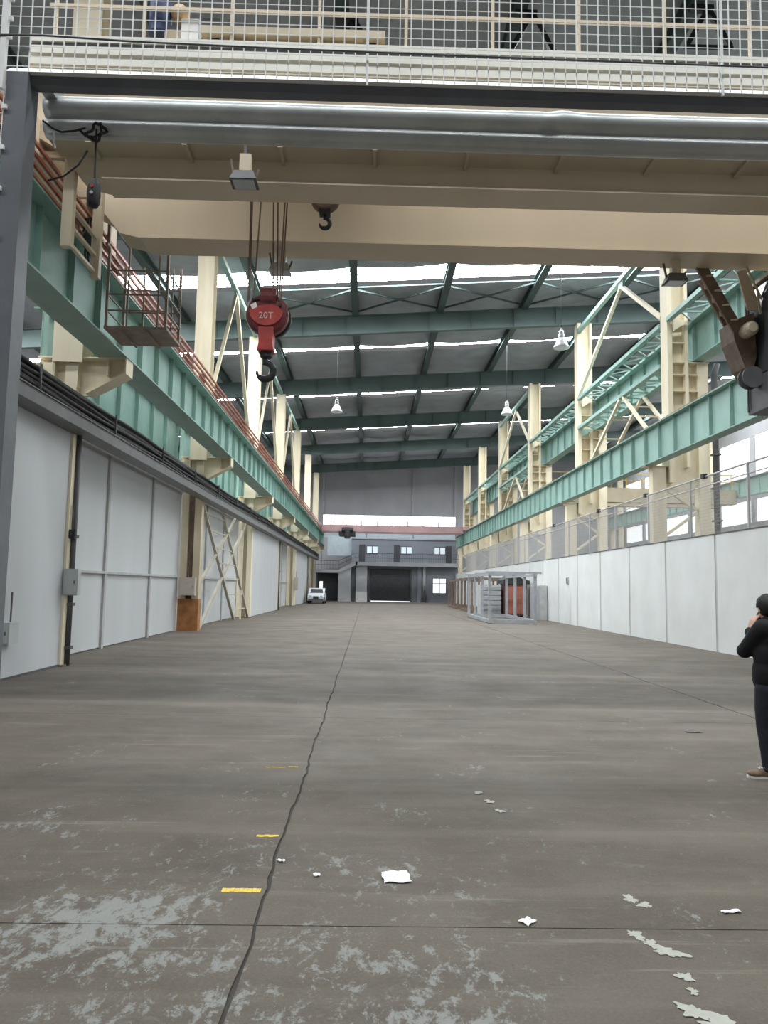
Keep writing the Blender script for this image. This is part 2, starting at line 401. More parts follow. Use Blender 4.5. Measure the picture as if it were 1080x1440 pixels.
# ------------------------------------------------------------------ left columns
def left_column(k, Y):
    names = ['nearest cream column, mostly behind the wall panel', 'cream column with orange rusted foot and dark slot', 'cream column beside the crossed ladder braces',
             'cream column behind the flush white panels', 'cream column with grey box in the recess further down', 'sixth cream column of the panelled wall', 'last cream column of the panelled wall, by the end building']
    t = T('steel_column', names[k]+' on the panelled wall side', 'column', (-6.3, Y, 0), 'columns along the panelled wall')
    lowm = CREAMD if k == 1 else CREAM
    for x in (-6.53, -6.07):
        P('limb', MB().box(x-.12, x+.12, Y-.2, Y+.2, 0 if k != 1 else 1.1, 6.05), lowm, t)
    P('web', MB().box(-6.41, -6.19, Y-.02, Y+.02, 0 if k != 1 else 1.1, 6.05), BROWN if k == 1 else CREAMD, t)  # recessed web coloured darker than the limbs: slot shade put into its colour
    if k == 1:
        P('rusted_foot', MB().box(-6.66, -5.94, Y-.22, Y+.22, 0, 1.12), RUST, t, label='orange rusted foot')
    else:
        P('base_plate', MB().box(-6.7, -5.9, Y-.235, Y+.235, 0, .03), BROWN, t)
    # upper shaft, an H section
    P('flange', MB().box(-6.43, -5.83, Y-.30, Y-.27, 6.05, beam_z(-6.1)), CREAM, t)
    P('flange', MB().box(-6.43, -5.83, Y+.27, Y+.30, 6.05, beam_z(-6.1)), CREAM, t)
    P('web', MB().box(-6.15, -6.11, Y-.27, Y+.27, 6.05, beam_z(-6.1)), CREAM, t)
    # bracket carrying the crane girder
    P('rear_seat', MB().box(-7.2, -6.65, Y-.45, Y+.45, 5.78, 5.98), CREAM, t)
    b = P('bracket', MB().prism([(-6.75,6.17),(-5.0,6.17),(-5.0,5.86),(-5.75,5.42),(-6.75,5.3)], Y-.035, Y+.035), CREAM, t)
    P('bracket_plate', MB().box(-6.75, -4.97, Y-.22, Y+.22, 6.15, 6.18), CREAM, b)
    P('bracket_plate', MB().box(-5.0, -4.97, Y-.22, Y+.22, 5.85, 6.15), CREAM, b)
    P('bracket_plate', MB().prism([(-5.0,5.84),(-5.0,5.87),(-5.75,5.45),(-5.75,5.42)], Y-.22, Y+.22), CREAM, b)
    for x in (-5.35, -5.95, -6.45):
        P('gusset', MB().box(x-.012, x+.012, Y-.21, Y+.21, 5.55 if x < -5.5 else 5.8, 6.15), CREAM, b)
for k, Y in enumerate(LINES): left_column(k, Y)

# ------------------------------------------------------------------ crane runway girders
def girder(name, x, z0, z1, y0, y1, label, group, face, flange=.3, rail=False, ns=9):
    t = T(name, label, 'girder', (x, (y0+y1)/2, z0), group)
    P('web', MB().box(x-.012, x+.012, y0, y1, z0+.03, z1-.03), TEAL, t)
    P('bottom_flange', MB().box(x-flange, x+flange, y0, y1, z0, z0+.03), TEAL, t)
    P('top_flange', MB().box(x-flange, x+flange, y0, y1, z1-.03, z1), TEAL, t)
    sd = .055
    st = mesh('stiffener', MB().box(-sd, sd, -.011, .011, 0, z1-z0-.06), TEAL)
    for i in range(ns):
        y = y0+.02+(y1-y0-.04)*i/(ns-1)
        for s in (-1, 1) if abs(face) > 1 else (face,):
            I('stiffener', st, t, (x+s*(sd+.012), y, z0+.03))
    if rail:
        P('crane_rail', MB().box(x-.04, x+.04, y0, y1, z1, z1+.12), BROWN, t)
yb = [3.5]+LINES
for k in range(len(yb)-1):
    girder('crane_girder', -5.25, 6.18, 7.46, yb[k]+.01, yb[k+1]-.01, f'teal crane girder on cream brackets over the panelled wall, {NTH[k]} span', 'runway girders over the panelled wall', 1, rail=True, ns=10)
    if k: girder('side_girder', -6.95, 5.98, 7.40, yb[k]+.35, yb[k+1]-.35, f'dull teal girder of the neighbouring bay behind the cream columns, {NTH[k]} span', 'girders behind the panelled wall columns', 1, .2, ns=8)
    girder('crane_girder', 10.12, 6.20, 7.52, yb[k]+.01, yb[k+1]-.01, f'teal crane girder over the plastered low wall, {NTH[k]} span', 'runway girders over the low wall', -1, .2, rail=True, ns=10)
    girder('upper_girder', 12.0, 10.1, 11.6, yb[k]+.01, yb[k+1]-.01, f'high teal girder seated on the outer column limbs, {NTH[k]} span', 'high girders of the neighbouring bay', -1, .25, ns=8)
# conductor bars beside the left girder
t = T('conductor_bars', 'red brown conductor bars along the teal girder over the panelled wall', 'conductor', (-4.95, 40, 7.5))
for i in range(4):
    P('conductor_bar', MB().box(-5.0+.035*i, -4.955+.035*i, 3.5, 87, 7.50+.12*i, 7.55+.12*i), COPPER, t)
hb = mesh('bar_holder', MB().box(-.12, .06, -.02, .02, 0, .42), BROWN)
for i in range(42): I('bar_holder', hb, t, (-5.03, 4.5+i*2.0, 7.46))

# inverted V stays of the upper left bays
for k in range(3):
    Y0, Y1 = LINES[k+1], LINES[k+2]; ym = (Y0+Y1)/2-.3
    t = T('wall_stay', f'pale inverted V stay between upper columns, {NTH[k]} bay over the panelled wall', 'brace', (-6.1, ym, 7.6), 'V stays over the panelled wall')
    P('stay_leg', MB().bar((-6.1, ym, 14.5), (-6.1, Y0+.4, 7.7), .13), CREAM, t)
    P('stay_leg', MB().bar((-6.1, ym, 14.5), (-6.1, Y1-.4, 7.7), .16), CREAM, t)
    P('head_plate', MB().box(-6.14, -6.06, ym-.25, ym+.25, 14.4, 14.75), TEAL, t)
    P('tie_bar', MB().bar((-6.1, Y0+.3, 14.62), (-6.1, Y1-.3, 14.62), .2), TEAL, t)

# crossed ladder braces in the third bay of the left wall
t = T('ladder_brace', 'crossed pale steel ladder braces standing before the recessed white panels', 'brace', (-6.05, 33.5, 0))
GB = mat('grey_cream_steel', (.42,.39,.32), .6, var=.12, scale=2)
def zline(a, b, n):
    for i in range(1, n):
        yield i/n
pa, pb = ((31.0,5.0),(39.35,.05)), ((27.9,4.55),(35.2,.1))
pc, pd = ((38.6,5.1),(28.1,2.05)), ((35.6,3.3),(28.05,.05))
for (a, b) in (pa, pb, ((38.9,5.1),(28.05,.05)), ((36.0,5.1),(27.95,1.7))):
    P('brace_leg', MB().bar((-6.05, a[0], a[1]), (-6.05, b[0], b[1]), .11, .09), GB, t)
def onl(l, z):
    (y0, z0), (y1, z1) = l; return y0+(y1-y0)*(z-z0)/(z1-z0)
for z in (4.3, 3.7, 3.1, 2.5, 1.9, 1.2, .5):
    P('rung', MB().bar((-6.05, onl(pb, z), z), (-6.05, onl(pa, z), z), .05), GB, t)
P('mast', MB().bar((-6.05, 37.0, 0), (-6.05, 37.0, 5.1), .08), CREAM, t)

# pipes and boxes on the left wall
for k, (y, lab) in enumerate(((15.52, 'dark pipe with grey switch box at the edge of the first white panel'), (51.5, 'thin dark pipe at the far edge of the middle flush panels'), (75.5, 'thin dark pipe at the far edge of the last flush panels'))):
    t = T('wall_pipe', lab, 'pipe', (-5.93, y, 0), 'vertical pipes on the panelled wall')
    r = .06
    P('pipe', MB().tube([(-5.92, y, 0), (-5.92, y, 4.63)], r, 10), CHAR, t, smooth=True)
    for z in (.35, 1.2, 2.55):
        P('pipe_clamp', MB().box(-6.0, -5.84, y-.08, y+.08, z-.03, z+.03), CHAR, t)
def sbox(label, x0, x1, y0, y1, z0, z1, m=None):
    m = m or GALV
    t = T('switch_box', label, 'switch box', ((x0+x1)/2, (y0+y1)/2, z0))
    P('body', MB().box(x0, x1, y0, y1, z0, z1), m, t)
    if x1-x0 >= y1-y0 or True:
        P('cover', MB().box(x0+.02, x1-.02, y0-.018, y0, z0+.02, z1-.02), m, t)
        P('latch', MB().box(x1-.07, x1-.05, y0-.03, y0-.018, (z0+z1)/2-.03, (z0+z1)/2+.03), CHAR, t)
        P('conduit', MB().tube([((x0+x1)/2, (y0+y1)/2, z1), ((x0+x1)/2, (y0+y1)/2, z1+.5)], .016, 6), CHAR, t)
BOXM = mat('grey_box_paint', (.46,.49,.48), .5, var=.05)
BOXB = mat('beige_box_paint', (.45,.40,.34), .5, var=.08)
sbox('grey switch box on the dark pipe by the first white panel', -5.99, -5.70, 15.28, 15.45, 1.38, 1.9, BOXM)
sbox('grey switch box low on the first white panel', -6.0, -5.86, 12.85, 13.2, .6, .96, BOXM)
sbox('small black box high on the dark pipe', -5.98, -5.84, 15.35, 15.45, 2.5, 2.68, DARK)
sbox('beige switch box on the rust footed column', -6.55, -6.02, 26.98, 27.28, 1.24, 1.86, BOXB)
sbox('grey box inside the ladder brace bay', -6.68, -6.5, 29.2, 29.7, 1.0, 2.0, JOINT)
sbox('grey meter box on the column beyond the middle panels', -6.0, -5.7, 63.1, 63.3, 1.3, 2.3, BOXB)

# ------------------------------------------------------------------ right low wall
wall_right = ST('wall_right', (10, 0, 0))
cuts = [3.6, 7.3, 10.9, 14.5, 18.1, 21.72, 25.4, 28.95, 32.6, 36.2, 39.8, 43.4, 47.0, 50.6, 54.2, 57.8, 61.4, 65.0]
for a, b in zip(cuts[:-1], cuts[1:]):
    P('panel', MB().box(9.9, 10.08, a+.07, b-.07, 0, 3.32), PLASTER, wall_right)
    P('joint_strip', MB().box(9.915, 10.06, b-.08, b+.08, 0, 3.31), JOINT, wall_right)
P('coping', MB().box(9.88, 10.10, 3.6, 65, 3.32, 3.345), CHAR, wall_right)
P('end_panel', MB().box(9.9, 10.08, 65.1, 87, 0, 3.3), PLASTER, wall_right)
t = T('socket_box', 'small dark box on the plastered low wall', 'socket box', (9.88, 37.9, 2.0))
P('body', MB().box(9.84, 9.9, 37.75, 38.05, 1.95, 2.3), JOINT, t); P('cover', MB().box(9.825, 9.84, 37.78, 38.02, 1.98, 2.27), CHAR, t)

# wire fence on the low wall
t = T('wire_fence', 'grey wire mesh fence standing on the plastered low wall', 'fence', (9.97, 40, 3.345))
post = mesh('fence_post', MB().bar((0,0,0), (0,0,1.75), .06), MESHM)
for i in range(20): I('fence_post', post, t, (9.97, 9.0+i*3.62, 3.345))
P('top_rail', MB().tube([(9.97, 5, 5.08), (9.97, 78, 5.12)], .03, 8), MESHM, t)
P('mid_rail', MB().tube([(9.97, 5, 4.80), (9.97, 78, 4.84)], .018, 6), MESHM, t)
mb = MB()
for i in range(1460):
    y = 5+i*.05; mb.bar((9.97, y, 3.35), (9.97, y, 5.05), .005)
for j in range(17):
    z = 3.4+j*.1; mb.bar((9.97, 5, z), (9.97, 78, z), .005)
P('wire', mb, MESHM, t, kind='stuff')
for k, (y) in enumerate((22.5, 27.3, 33.0, 41.0)):
    P('clamp', MB().box(9.9, 10.03, y-.1, y+.1, 5.04, 5.18), DARK, t)

# ------------------------------------------------------------------ right columns
def right_column(k, Y):
    lab = ['tall cream column nearest beside the plastered wall, under the crane end', 'second tall cream column beside the plastered wall', 'third tall cream column beside the plastered wall', 'fourth tall cream column beside the plastered wall',
           'fifth tall cream column beside the plastered wall', 'sixth tall cream column beside the plastered wall', 'last tall cream column by the end building']
    t = T('steel_column', lab[k], 'column', (11.2, Y, 0), 'columns along the low wall')
    zt = beam_z(11.1)
    P('limb', MB().box(10.22, 10.72, Y-.2, Y+.2, 0, 6.17), CREAM, t)
    P('limb', MB().box(11.92, 12.32, Y-.22, Y+.22, 0, 10.07), CREAM, t)
    P('shaft_flange', MB().box(10.80, 10.98, Y-.32, Y+.32, 5.6, zt), CREAM, t)
    P('shaft_flange', MB().box(11.44, 11.56, Y-.32, Y+.32, 6.15, zt), CREAM, t)
    P('shaft_web', MB().box(10.98, 11.48, Y-.018, Y+.018, 6.15, zt), CREAM, t)
    P('side_web', MB().box(11.56, 11.92, Y-.02, Y+.02, 6.15, 9.98), CREAM, t)
    for z in (10.02, 8.95, 7.75, 9.55):
        x1 = 12.34 if z > 10 else 11.92
        P('stiffener_plate', MB().box(10.98, x1, Y-.30, Y+.30, z, z+.03), CREAM, t)
    for z in (11.55, 10.75):
        P('stiffener_plate', MB().box(10.98, 11.42, Y-.30, Y+.30, z, z+.03), CREAM, t)
    P('cap_plate', MB().box(9.95, 10.95, Y-.24, Y+.24, 6.17, 6.2), CREAM, t)
    P('knee_plate', MB().box(10.72, 11.92, Y-.03, Y+.03, 5.4, 6.15), CREAM, t)
    zz = [5.5, 4.6, 3.6, 2.5, 1.3, .1]
    for i in range(5):
        a, b = (10.6, 11.95) if i % 2 == 0 else (11.95, 10.6)
        P('lacing', MB().bar((a, Y, zz[i]), (b, Y, zz[i+1]), .16, .1), CREAM, t)
    P('base_plate', MB().box(10.1, 12.4, Y-.3, Y+.3, 0, .03), BROWN, t)
for k, Y in enumerate(LINES): right_column(k, Y)
t = T('drain_pipe', 'dark grey drain pipe beside the nearest tall cream column', 'pipe', (12.5, 27.2, 0))
P('pipe', MB().tube([(12.5,27.2,0),(12.5,27.2,9.6),(12.62,27.2,10.0)], .11, 10), CHAR, t, smooth=True)
for z in (4.2, 6.6, 8.8): P('pipe_clamp', MB().box(12.36, 12.64, 27.05, 27.35, z, z+.06), CHAR, t)

# lattice walkways (brake trusses) at two levels between the right columns
lat = {}
def truss(k, z, name, label):
    Y0, Y1 = LINES[k]-( .0 if k else 0)+.36, LINES[k+1]-.36
    t = T('lattice_truss', label, 'truss', (11.2, (Y0+Y1)/2, z), 'lattice trusses between the tall columns')
    P('chord', MB().box(10.74, 10.94, Y0, Y1, z-.02, z+.14), TEAL, t)
    P('chord', MB().box(11.66, 11.74, Y0, Y1, z-.02, z+.08), TEAL, t)
    n = 12
    dg = lat.setdefault('a', mesh('lattice_bar', MB().bar((-.38,-.44,0), (.38,.44,0), .05), TEAL))
    dg2 = lat.setdefault('b', mesh('lattice_bar', MB().bar((-.38,.44,0), (.38,-.44,0), .05), TEAL))
    ct = lat.setdefault('c', mesh('cross_bar', MB().bar((-.38,0,0), (.38,0,0), .06), TEAL))
    for i in range(n):
        y = Y0+(Y1-Y0)*(i+.5)/n
        I('lattice_bar', dg if i % 2 else dg2, t, (11.3, y, z+.03))
        I('cross_bar', ct, t, (11.3, Y0+(Y1-Y0)*i/n, z+.03))
    for y in (Y0+.1, Y1-.1):
        P('end_bracket', MB().prism([(10.94,z),(11.5,z),(11.5,z-.06),(10.98,z-.4)], y-.05, y+.05), CREAM if z > 11 else TEAL, t)
for k in range(6):
    truss(k, 11.55, 'upper', f'{NTH[k]} high teal lattice truss beside the high girder')
    if k in (1, 3): truss(k, 10.0, 'lower', f'{["nearest","","","farther"][k] if k != 1 else "nearest"} lower teal lattice truss carried by slanted ladder struts')
# big inverted V stays above, ladder struts below on the right
for k in (1, 3):
    Y0, Y1 = LINES[k], LINES[k+1]; ym = (Y0+Y1)/2-1.2
    t = T('wall_stay', f'{"near" if k == 1 else "far"} pale inverted V stay between the tall columns over the low wall', 'brace', (10.85, ym, 11.7), 'V stays over the low wall')
    P('stay_leg', MB().bar((10.85, ym, 14.95), (10.85, Y0+.3, 11.9), .15), CREAM, t)
    P('stay_leg', MB().bar((10.85, ym, 14.95), (10.85, Y1-.3, 11.75), .15), CREAM, t)
    P('head_plate', MB().box(10.8, 10.9, ym-.3, ym+.3, 14.85, 15.15), TEAL, t)
    P('tie_bar', MB().bar((10.85, Y0+.3, 15.25), (10.85, Y1-.3, 15.25), .2), TEAL, t)
    t = T('ladder_strut', f'{"near" if k == 1 else "far"} pair of slanted ladder struts under the lower lattice truss', 'strut', (11, ym, 6.2), 'ladder struts over the low wall')
    for s, ye in ((-1, Y0+.35), (1, Y1-.35)):
        ya = ym+s*.2
        for dx in (10.8, 11.7):
            P('strut_leg', MB().bar((dx, ya, 9.95), (dx, ye, 6.9), .12), CREAM, t)
        for i in range(1, 5):
            u = i/5
            P('rung', MB().bar((10.8, ya+(ye-ya)*u, 9.95-3.05*u), (11.7, ya+(ye-ya)*u, 9.95-3.05*u), .06), CREAM, t)

# ------------------------------------------------------------------ neighbouring bay at right
wall_far_right = ST('wall_east', (30, 40, 0))
P('cladding', MB().box(30, 30.2, -20, YEND, 0, 7.2), CORR, wall_far_right)
P('cladding', MB().box(30, 30.2, -20, YEND, 9.0, 10.9), CORR, wall_far_right)
P('cladding', MB().box(30, 30.2, -20, YEND, 14.0, 18.6), CORR, wall_far_right)
for i in range(19):
    y = -19+i*6
    P('mullion', MB().box(29.95, 30.2, y-.3, y+.3, 7.2, 14.0), CORR, wall_far_right)
pane = mesh('pane', MB().box(-.01, .01, -2.65, 2.65, 0, 1.8), GLASS); pane2 = mesh('pane', MB().box(-.01, .01, -2.65, 2.65, 0, 3.1), GLASS)
for i in range(18):
    y = -16+i*6
    I('pane', pane, wall_far_right, (30.1, y, 7.2)); I('pane', pane2, wall_far_right, (30.1, y, 10.9))
for k in range(2, 7):
    Y = LINES[k]+1.2
    t = T('side_bay_column', f'{NTH[k-2]} cream column on the far side of the neighbouring bay', 'column', (29.2, Y, 0), 'columns across the neighbouring bay')
    P('limb', MB().box(28.2, 28.7, Y-.25, Y+.25, 0, 8.8), CREAM, t); P('shaft', MB().box(29.0, 29.6, Y-.3, Y+.3, 0, beam_z(29)), CREAM, t)
    P('cap_plate', MB().box(27.8, 29.0, Y-.3, Y+.3, 8.8, 8.84), CREAM, t)
    if k < 6: girder('side_bay_girder', 28.1, 8.84, 10.2, Y+.02, Y+11.98, f'teal girder across the neighbouring bay, {NTH[k-2]} span', 'girders across the neighbouring bay', -1, .25, ns=9)
t = T('side_bay_crane', 'cream bridge crane with handrail in the neighbouring bay', 'crane', (20, 58, 9))
P('girder_box', MB().box(12.4, 28, 57.6, 58.4, 8.4, 9.5), CREAMD, t); P('girder_box', MB().box(12.4, 28, 60.4, 61.2, 8.4, 9.5), CREAMD, t)
P('end_carriage', MB().box(12.3, 12.8, 57, 61.8, 9.5, 10.0), CREAMD, t)
for i in range(14):
    P('handrail_post', MB().bar((12.6+i*1.15, 57.5, 9.5), (12.6+i*1.15, 57.5, 10.6), .05), YELLOW, t)
for z in (10.05, 10.6): P('handrail', MB().bar((12.5, 57.5, z), (28, 57.5, z), .05), YELLOW, t)
wall_w = ST('wall_west', (XL, 40, 0))
P('cladding', MB().box(XL-.2, XL, -20, YEND, 0, 15), CORR, wall_w)

# ------------------------------------------------------------------ end wall
wall_end = ST('wall_back', (0, YEND, 0))
def ew(x0, x1, z0, z1, m=CORR): P('cladding', MB().box(x0, x1, YEND, YEND+.2, z0, z1), m, wall_end)
for a, b in ((XL,-12), (-12,-5.6), (-5.5,-.35), (-.25,5.3), (5.4,10.4), (10.5,20), (20,XR)):
    ew(a, b, 10.2, 19)
    if b <= -5.6 or a >= 10.5: ew(a, b, 0, 10.2)
    else:
        ew(a, b, 0, 7.5)
        P('light_band', MB().box(a, b, YEND+.02, YEND+.2, 7.5, 8.1), TEALB, wall_end)
for x in (-5.55, -.3, 5.35, 10.45):
    P('pilaster', MB().box(x-.18, x+.18, YEND-.25, YEND, 10.22, 16.5), CORR, wall_end)
win = ST('window_1', (2.4, YEND, 9.1)); P('glazing', MB().box(-5.5, 10.4, YEND+.05, YEND+.08, 9.0, 10.2), mat('bright_strip_glass', (.93,.97,1.0), emit=3.0), win)
P('glazing', MB().box(-5.5, 10.4, YEND+.05, YEND+.08, 8.1, 9.0), GLASS, win)
for i in range(13):
    P('window_bar', MB().box(-5.4+i*1.3, -5.34+i*1.3, YEND, YEND+.05, 8.1, 10.2), CORR, win)

# ------------------------------------------------------------------ two-storey building at the end
YB = 87.0
b = T('end_building', 'grey two-storey block with balcony and dark shutter closing the hall', 'building', (2.5, YB, 0))
P('wall', MB().box(-1.9, .1, YB, YB+.2, 0, 4.0), BLDG, b); P('wall', MB().box(4.95, 10.15, YB, YB+.2, 3.0, 4.0), BLDG, b)
P('wall', MB().box(4.95, 7.25, YB, YB+.2, 0, 3.0), BLDG, b); P('wall', MB().box(8.95, 10.15, YB, YB+.2, 0, 3.0), BLDG, b)
P('wall', MB().box(7.25, 8.95, YB, YB+.2, 0, 1.05), BLDG, b); P('wall', MB().box(7.25, 8.95, YB, YB+.2, 2.75, 3.0), BLDG, b)
P('wall', MB().box(.1, 4.95, YB, YB+.2, 3.75, 4.0), BLDG, b)
P('wall', MB().box(-1.9, 10.15, YB+1.6, YB+1.8, 4.4, 7.15), BLDG, b)
P('roof_slab', MB().box(-2.0, 10.15, YB+1.5, YB+4.8, 7.15, 7.3), SLAB, b)
P('wall', MB().box(-5.9, -1.9, YB+.6, YB+.8, 0, 3.3), BLDG, b)
P('stair_wall', MB().prism([(-3.3,0),(-1.9,0),(-1.9,4.0),(-3.3,3.2)], YB-.9, YB+.6), SLAB, b)
P('landing', MB().box(-5.9, -3.2, YB-.9, YB+.8, 3.15, 3.5), SLAB, b)
P('stringer', MB().prism([(-3.3,3.15),(-3.3,3.5),(-1.5,4.45),(-1.2,4.45),(-1.2,4.1)], YB-1.0, YB-.8), SLAB, b)
for i in range(6):
    P('step', MB().box(-3.3+.3*i, -2.98+.3*i, YB-.8, YB+.6, 3.5+.16*i, 3.56+.16*i), SLAB, b)
bal = P('balcony', MB().box(-1.4, 10.15, YB-1.0, YB+1.7, 4.0, 4.42), SLAB, b)
mb = MB()
for i in range(47): mb.bar((-1.4+i*.25, YB-.95, 4.42), (-1.4+i*.25, YB-.95, 5.42), .025)
P('railing_bar', mb, CHAR, bal, kind='stuff')
for z in (5.42, 4.9): P('railing', MB().bar((-1.4, YB-.95, z), (10.1, YB-.95, z), .05), CHAR, bal)
for z in (.55, 1.0):
    P('stair_rail', MB().bar((-5.85, YB-.9, 3.5+z), (-3.3, YB-.9, 3.5+z), .05), CHAR, b)
    P('stair_rail', MB().bar((-3.3, YB-.9, 3.5+z), (-1.4, YB-.9, 4.42+z), .05), CHAR, b)
for i in range(9): P('baluster', MB().bar((-5.85+.32*i, YB-.9, 3.5), (-5.85+.32*i, YB-.9, 4.5), .03), CHAR, b)
P('pier', MB().box(-1.3, -.1, YB-.7, YB, .0, 4.0), SLAB, b); P('pier_foot', MB().box(-1.34, -.06, YB-.74, YB, 0, 1.1), PLASTER, b)
P('pier', MB().box(5.6, 6.05, YB-.3, YB, 0, 4.0), BLDG, b); P('pier', MB().box(6.2, 6.5, YB-.3, YB, 0, 4.0), SLAB, b)
d = P('shutter_door', MB().box(.3, 4.85, YB+.1, YB+.16, .12, 3.72), DOORM, b)
P('daylight_gap', MB().box(.35, 4.8, YB+.12, YB+.14, .015, .12), GLASS, b)
for i in range(12): P('slat', MB().box(.3, 4.85, YB+.07, YB+.1, .12+.3*i, .40+.3*i), DOORM, d)
for x in (.15, 4.9): P('door_jamb', MB().box(x-.12, x+.06, YB-.1, YB+.1, 0, 3.75), CHAR, b)
for (x0, x1) in ((-1.06,-.36), (2.95,3.62), (8.95,9.6)):
    P('door', MB().box(x0, x1, YB+1.53, YB+1.6, 4.42, 6.5), DOORM, b)
for (x0, x1) in ((-.2,1.1), (3.75,5.05), (7.6,8.9)):
    f = P('window', MB().box(x0, x1, YB+1.56, YB+1.6, 5.45, 6.4), CHAR, b)
    for i in range(2):
        w_ = (x1-x0)/2
        P('pane', MB().box(x0+w_*i+.05, x0+w_*(i+1)-.05, YB+1.53, YB+1.56, 5.5, 6.3), mat('dim_window_glass', (.62,.70,.74), emit=.45) if (x0 < 0 and i == 0) else bpy.data.materials['dim_window_glass'], f)
f = P('window', MB().box(7.3, 8.9, YB+.03, YB+.1, 1.05, 2.75), CHAR, b)
for i in range(2):
    P('pane', MB().box(7.38+.78*i, 8.03+.78*i, YB+.02, YB+.06, 1.1, 2.15), GLASS, f); P('pane', MB().box(7.38+.78*i, 8.03+.78*i, YB+.02, YB+.06, 2.22, 2.7), GLASS, f)
P('door', MB().box(-5.7, -3.25, YB+.5, YB+.6, 0, 3.1), DOORM, b); P('pane', MB().box(-5.45, -5.1, YB+.46, YB+.5, 1.2, 2.2), GLASS, b)
P('pale_sheet', MB().box(-4.75, -1.9, YB+2.2, YB+2.25, 5.2, 7.5), TEALB, b)
t = T('gas_bottle_trolley', 'dark trolley standing beside the end building shutter', 'trolley', (6.4, YB-.6, 0))
for x in (6.2, 6.5): P('bottle', MB().lathe([(.0,.1),(.11,.1),(.11,1.3),(.05,1.45),(.04,1.6)], (x, YB-.6, 0), 10), CHAR, t, smooth=True)
P('frame', MB().box(5.95, 6.75, YB-.75, YB-.45, .02, .1), DARK, t); P('handle', MB().bar((6.35,YB-.5,.1),(6.35,YB-.4,1.9),.05), CHAR, t)

# far faded-red crane
t = T('far_crane', 'faded red bridge crane parked before the end wall', 'crane', (2.5, 80, 7.5))
P('girder_box', MB().box(-4.9, 9.9, 79.7, 80.2, 7.35, 8.05), PINK, t); P('girder_box', MB().box(-4.9, 9.9, 81.8, 82.3, 7.35, 8.05), PINK, t)
P('end_carriage', MB().box(-5.45, -4.9, 79.2, 82.8, 7.58, 8.0), PINK, t); P('end_carriage', MB().box(9.8, 10.35, 79.2, 82.8, 7.64, 8.05), PINK, t)
for i in range(9): P('railing_post', MB().box(-4+i*1.6, -3.9+i*1.6, 79.6, 79.7, 8.05, 8.5), PINK, t)
tr = P('trolley', MB().box(-3.1, -1.4, 79.5, 82.2, 6.95, 7.35), DARK, t); P('motor', MB().lathe([(.3,-.4),(.34,0),(.3,.4)], (-2.2,79.5,7.0), 12), DARK, tr)
P('drum', MB().lathe([(.28,-.6),(.28,.6)], (-2.2,79.6,7.5), 12, 'x'), DARK, tr)

# ------------------------------------------------------------------ bridge crane across the hall
cr = T('bridge_crane', 'cream double-girder bridge crane spanning the hall overhead', 'crane', (0, 12.2, 7.6))
def cgird(y0, y1, zt):
    prof = [(-5.25,8.35),(-4.72,8.05),(-4.42,7.68),(-4.05,7.6),(9.0,7.6),(9.4,7.68),(9.6,8.05),(10.1,8.35),(10.1,zt),(-5.25,zt)]
    return MB().prism(prof, y0, y1)
LEDGE = mat('pale_ledge', (.74,.72,.64), .5, var=.05, scale=1)  # ledge channels set paler than the girder boxes
ga = P('girder_box', cgird(10.97, 11.42, 9.80), CRANE, cr)
gb = P('girder_box', cgird(12.88, 13.46, 9.25), CRANE, cr)
for g, (y0, y1), dz in ((ga, (10.90, 11.47), .55), (gb, (12.82, 13.52), 0)):
    P('bottom_plate', MB().box(-4.05, 9.0, y0, y1, 7.585, 7.61), CRANE, g)
    P('top_plate', MB().box(-5.25, 10.1, y0, y1, 9.25+dz, 9.28+dz), CRANE, g)
    P('trolley_rail', MB().box(-5.0, 9.9, y0+.22, y0+.29, 9.28+dz, 9.38+dz), BROWN, g)
for z0_, z1_ in ((9.70,9.80), (9.51,9.63), (9.33,9.44)):
    P('ledge_channel', MB().box(-5.2, 10.1, 10.86, 10.97, z0_, z1_), LEDGE, ga)
P('ledge_pipe', MB().tube([(-5.2,10.9,9.665),(10.1,10.9,9.665)], .022, 8), CHAR, ga)
wk = P('service_walkway', MB().box(-4.7, 9.6, 10.46, 10.965, 7.95, 7.985), CREAMD, cr)
P('edge_angle', MB().box(-4.7, 9.6, 10.44, 10.47, 7.93, 8.06), CREAMD, wk)
hgr = mesh('walkway_rib', MB().bar((0,-.50,0), (0,.0,-.02), .045).box(-.035, .035, -.52, -.45, -.06, .02), CREAMD)
for i in range(11): I('walkway_rib', hgr, wk, (-4.1+i*1.36, 10.96, 7.935))
for i in range(12):
    P('handrail_post', MB().bar((-4.9+i*1.33, 10.99, 9.83), (-4.9+i*1.33, 10.99, 10.95), .045), CRANE, cr)
for z in (10.37, 10.92): P('handrail', MB().bar((-5.0, 10.99, z), (10.0, 10.99, z), .05), CRANE, cr)
for s, x in ((0, -5.25), (1, 10.12)):
    e = P('end_carriage', MB().box(x-.22, x+.22, 9.9, 14.5, 7.95, 8.5), CRANE, cr)
    for y in (10.3, 14.1):
        P('wheel', MB().lathe([(.16,-.09),(.25,-.09),(.25,-.06),(.2,-.06),(.2,.06),(.25,.06),(.25,.09),(.16,.09)], (x, y, 7.89 if s else 7.83), 18, 'x'), DARK, e, smooth=False)
    P('buffer', MB().lathe([(.08,0),(.1,.1),(.1,.25)], (x, 14.5, 8.2), 12, 'y'), DARK, e)
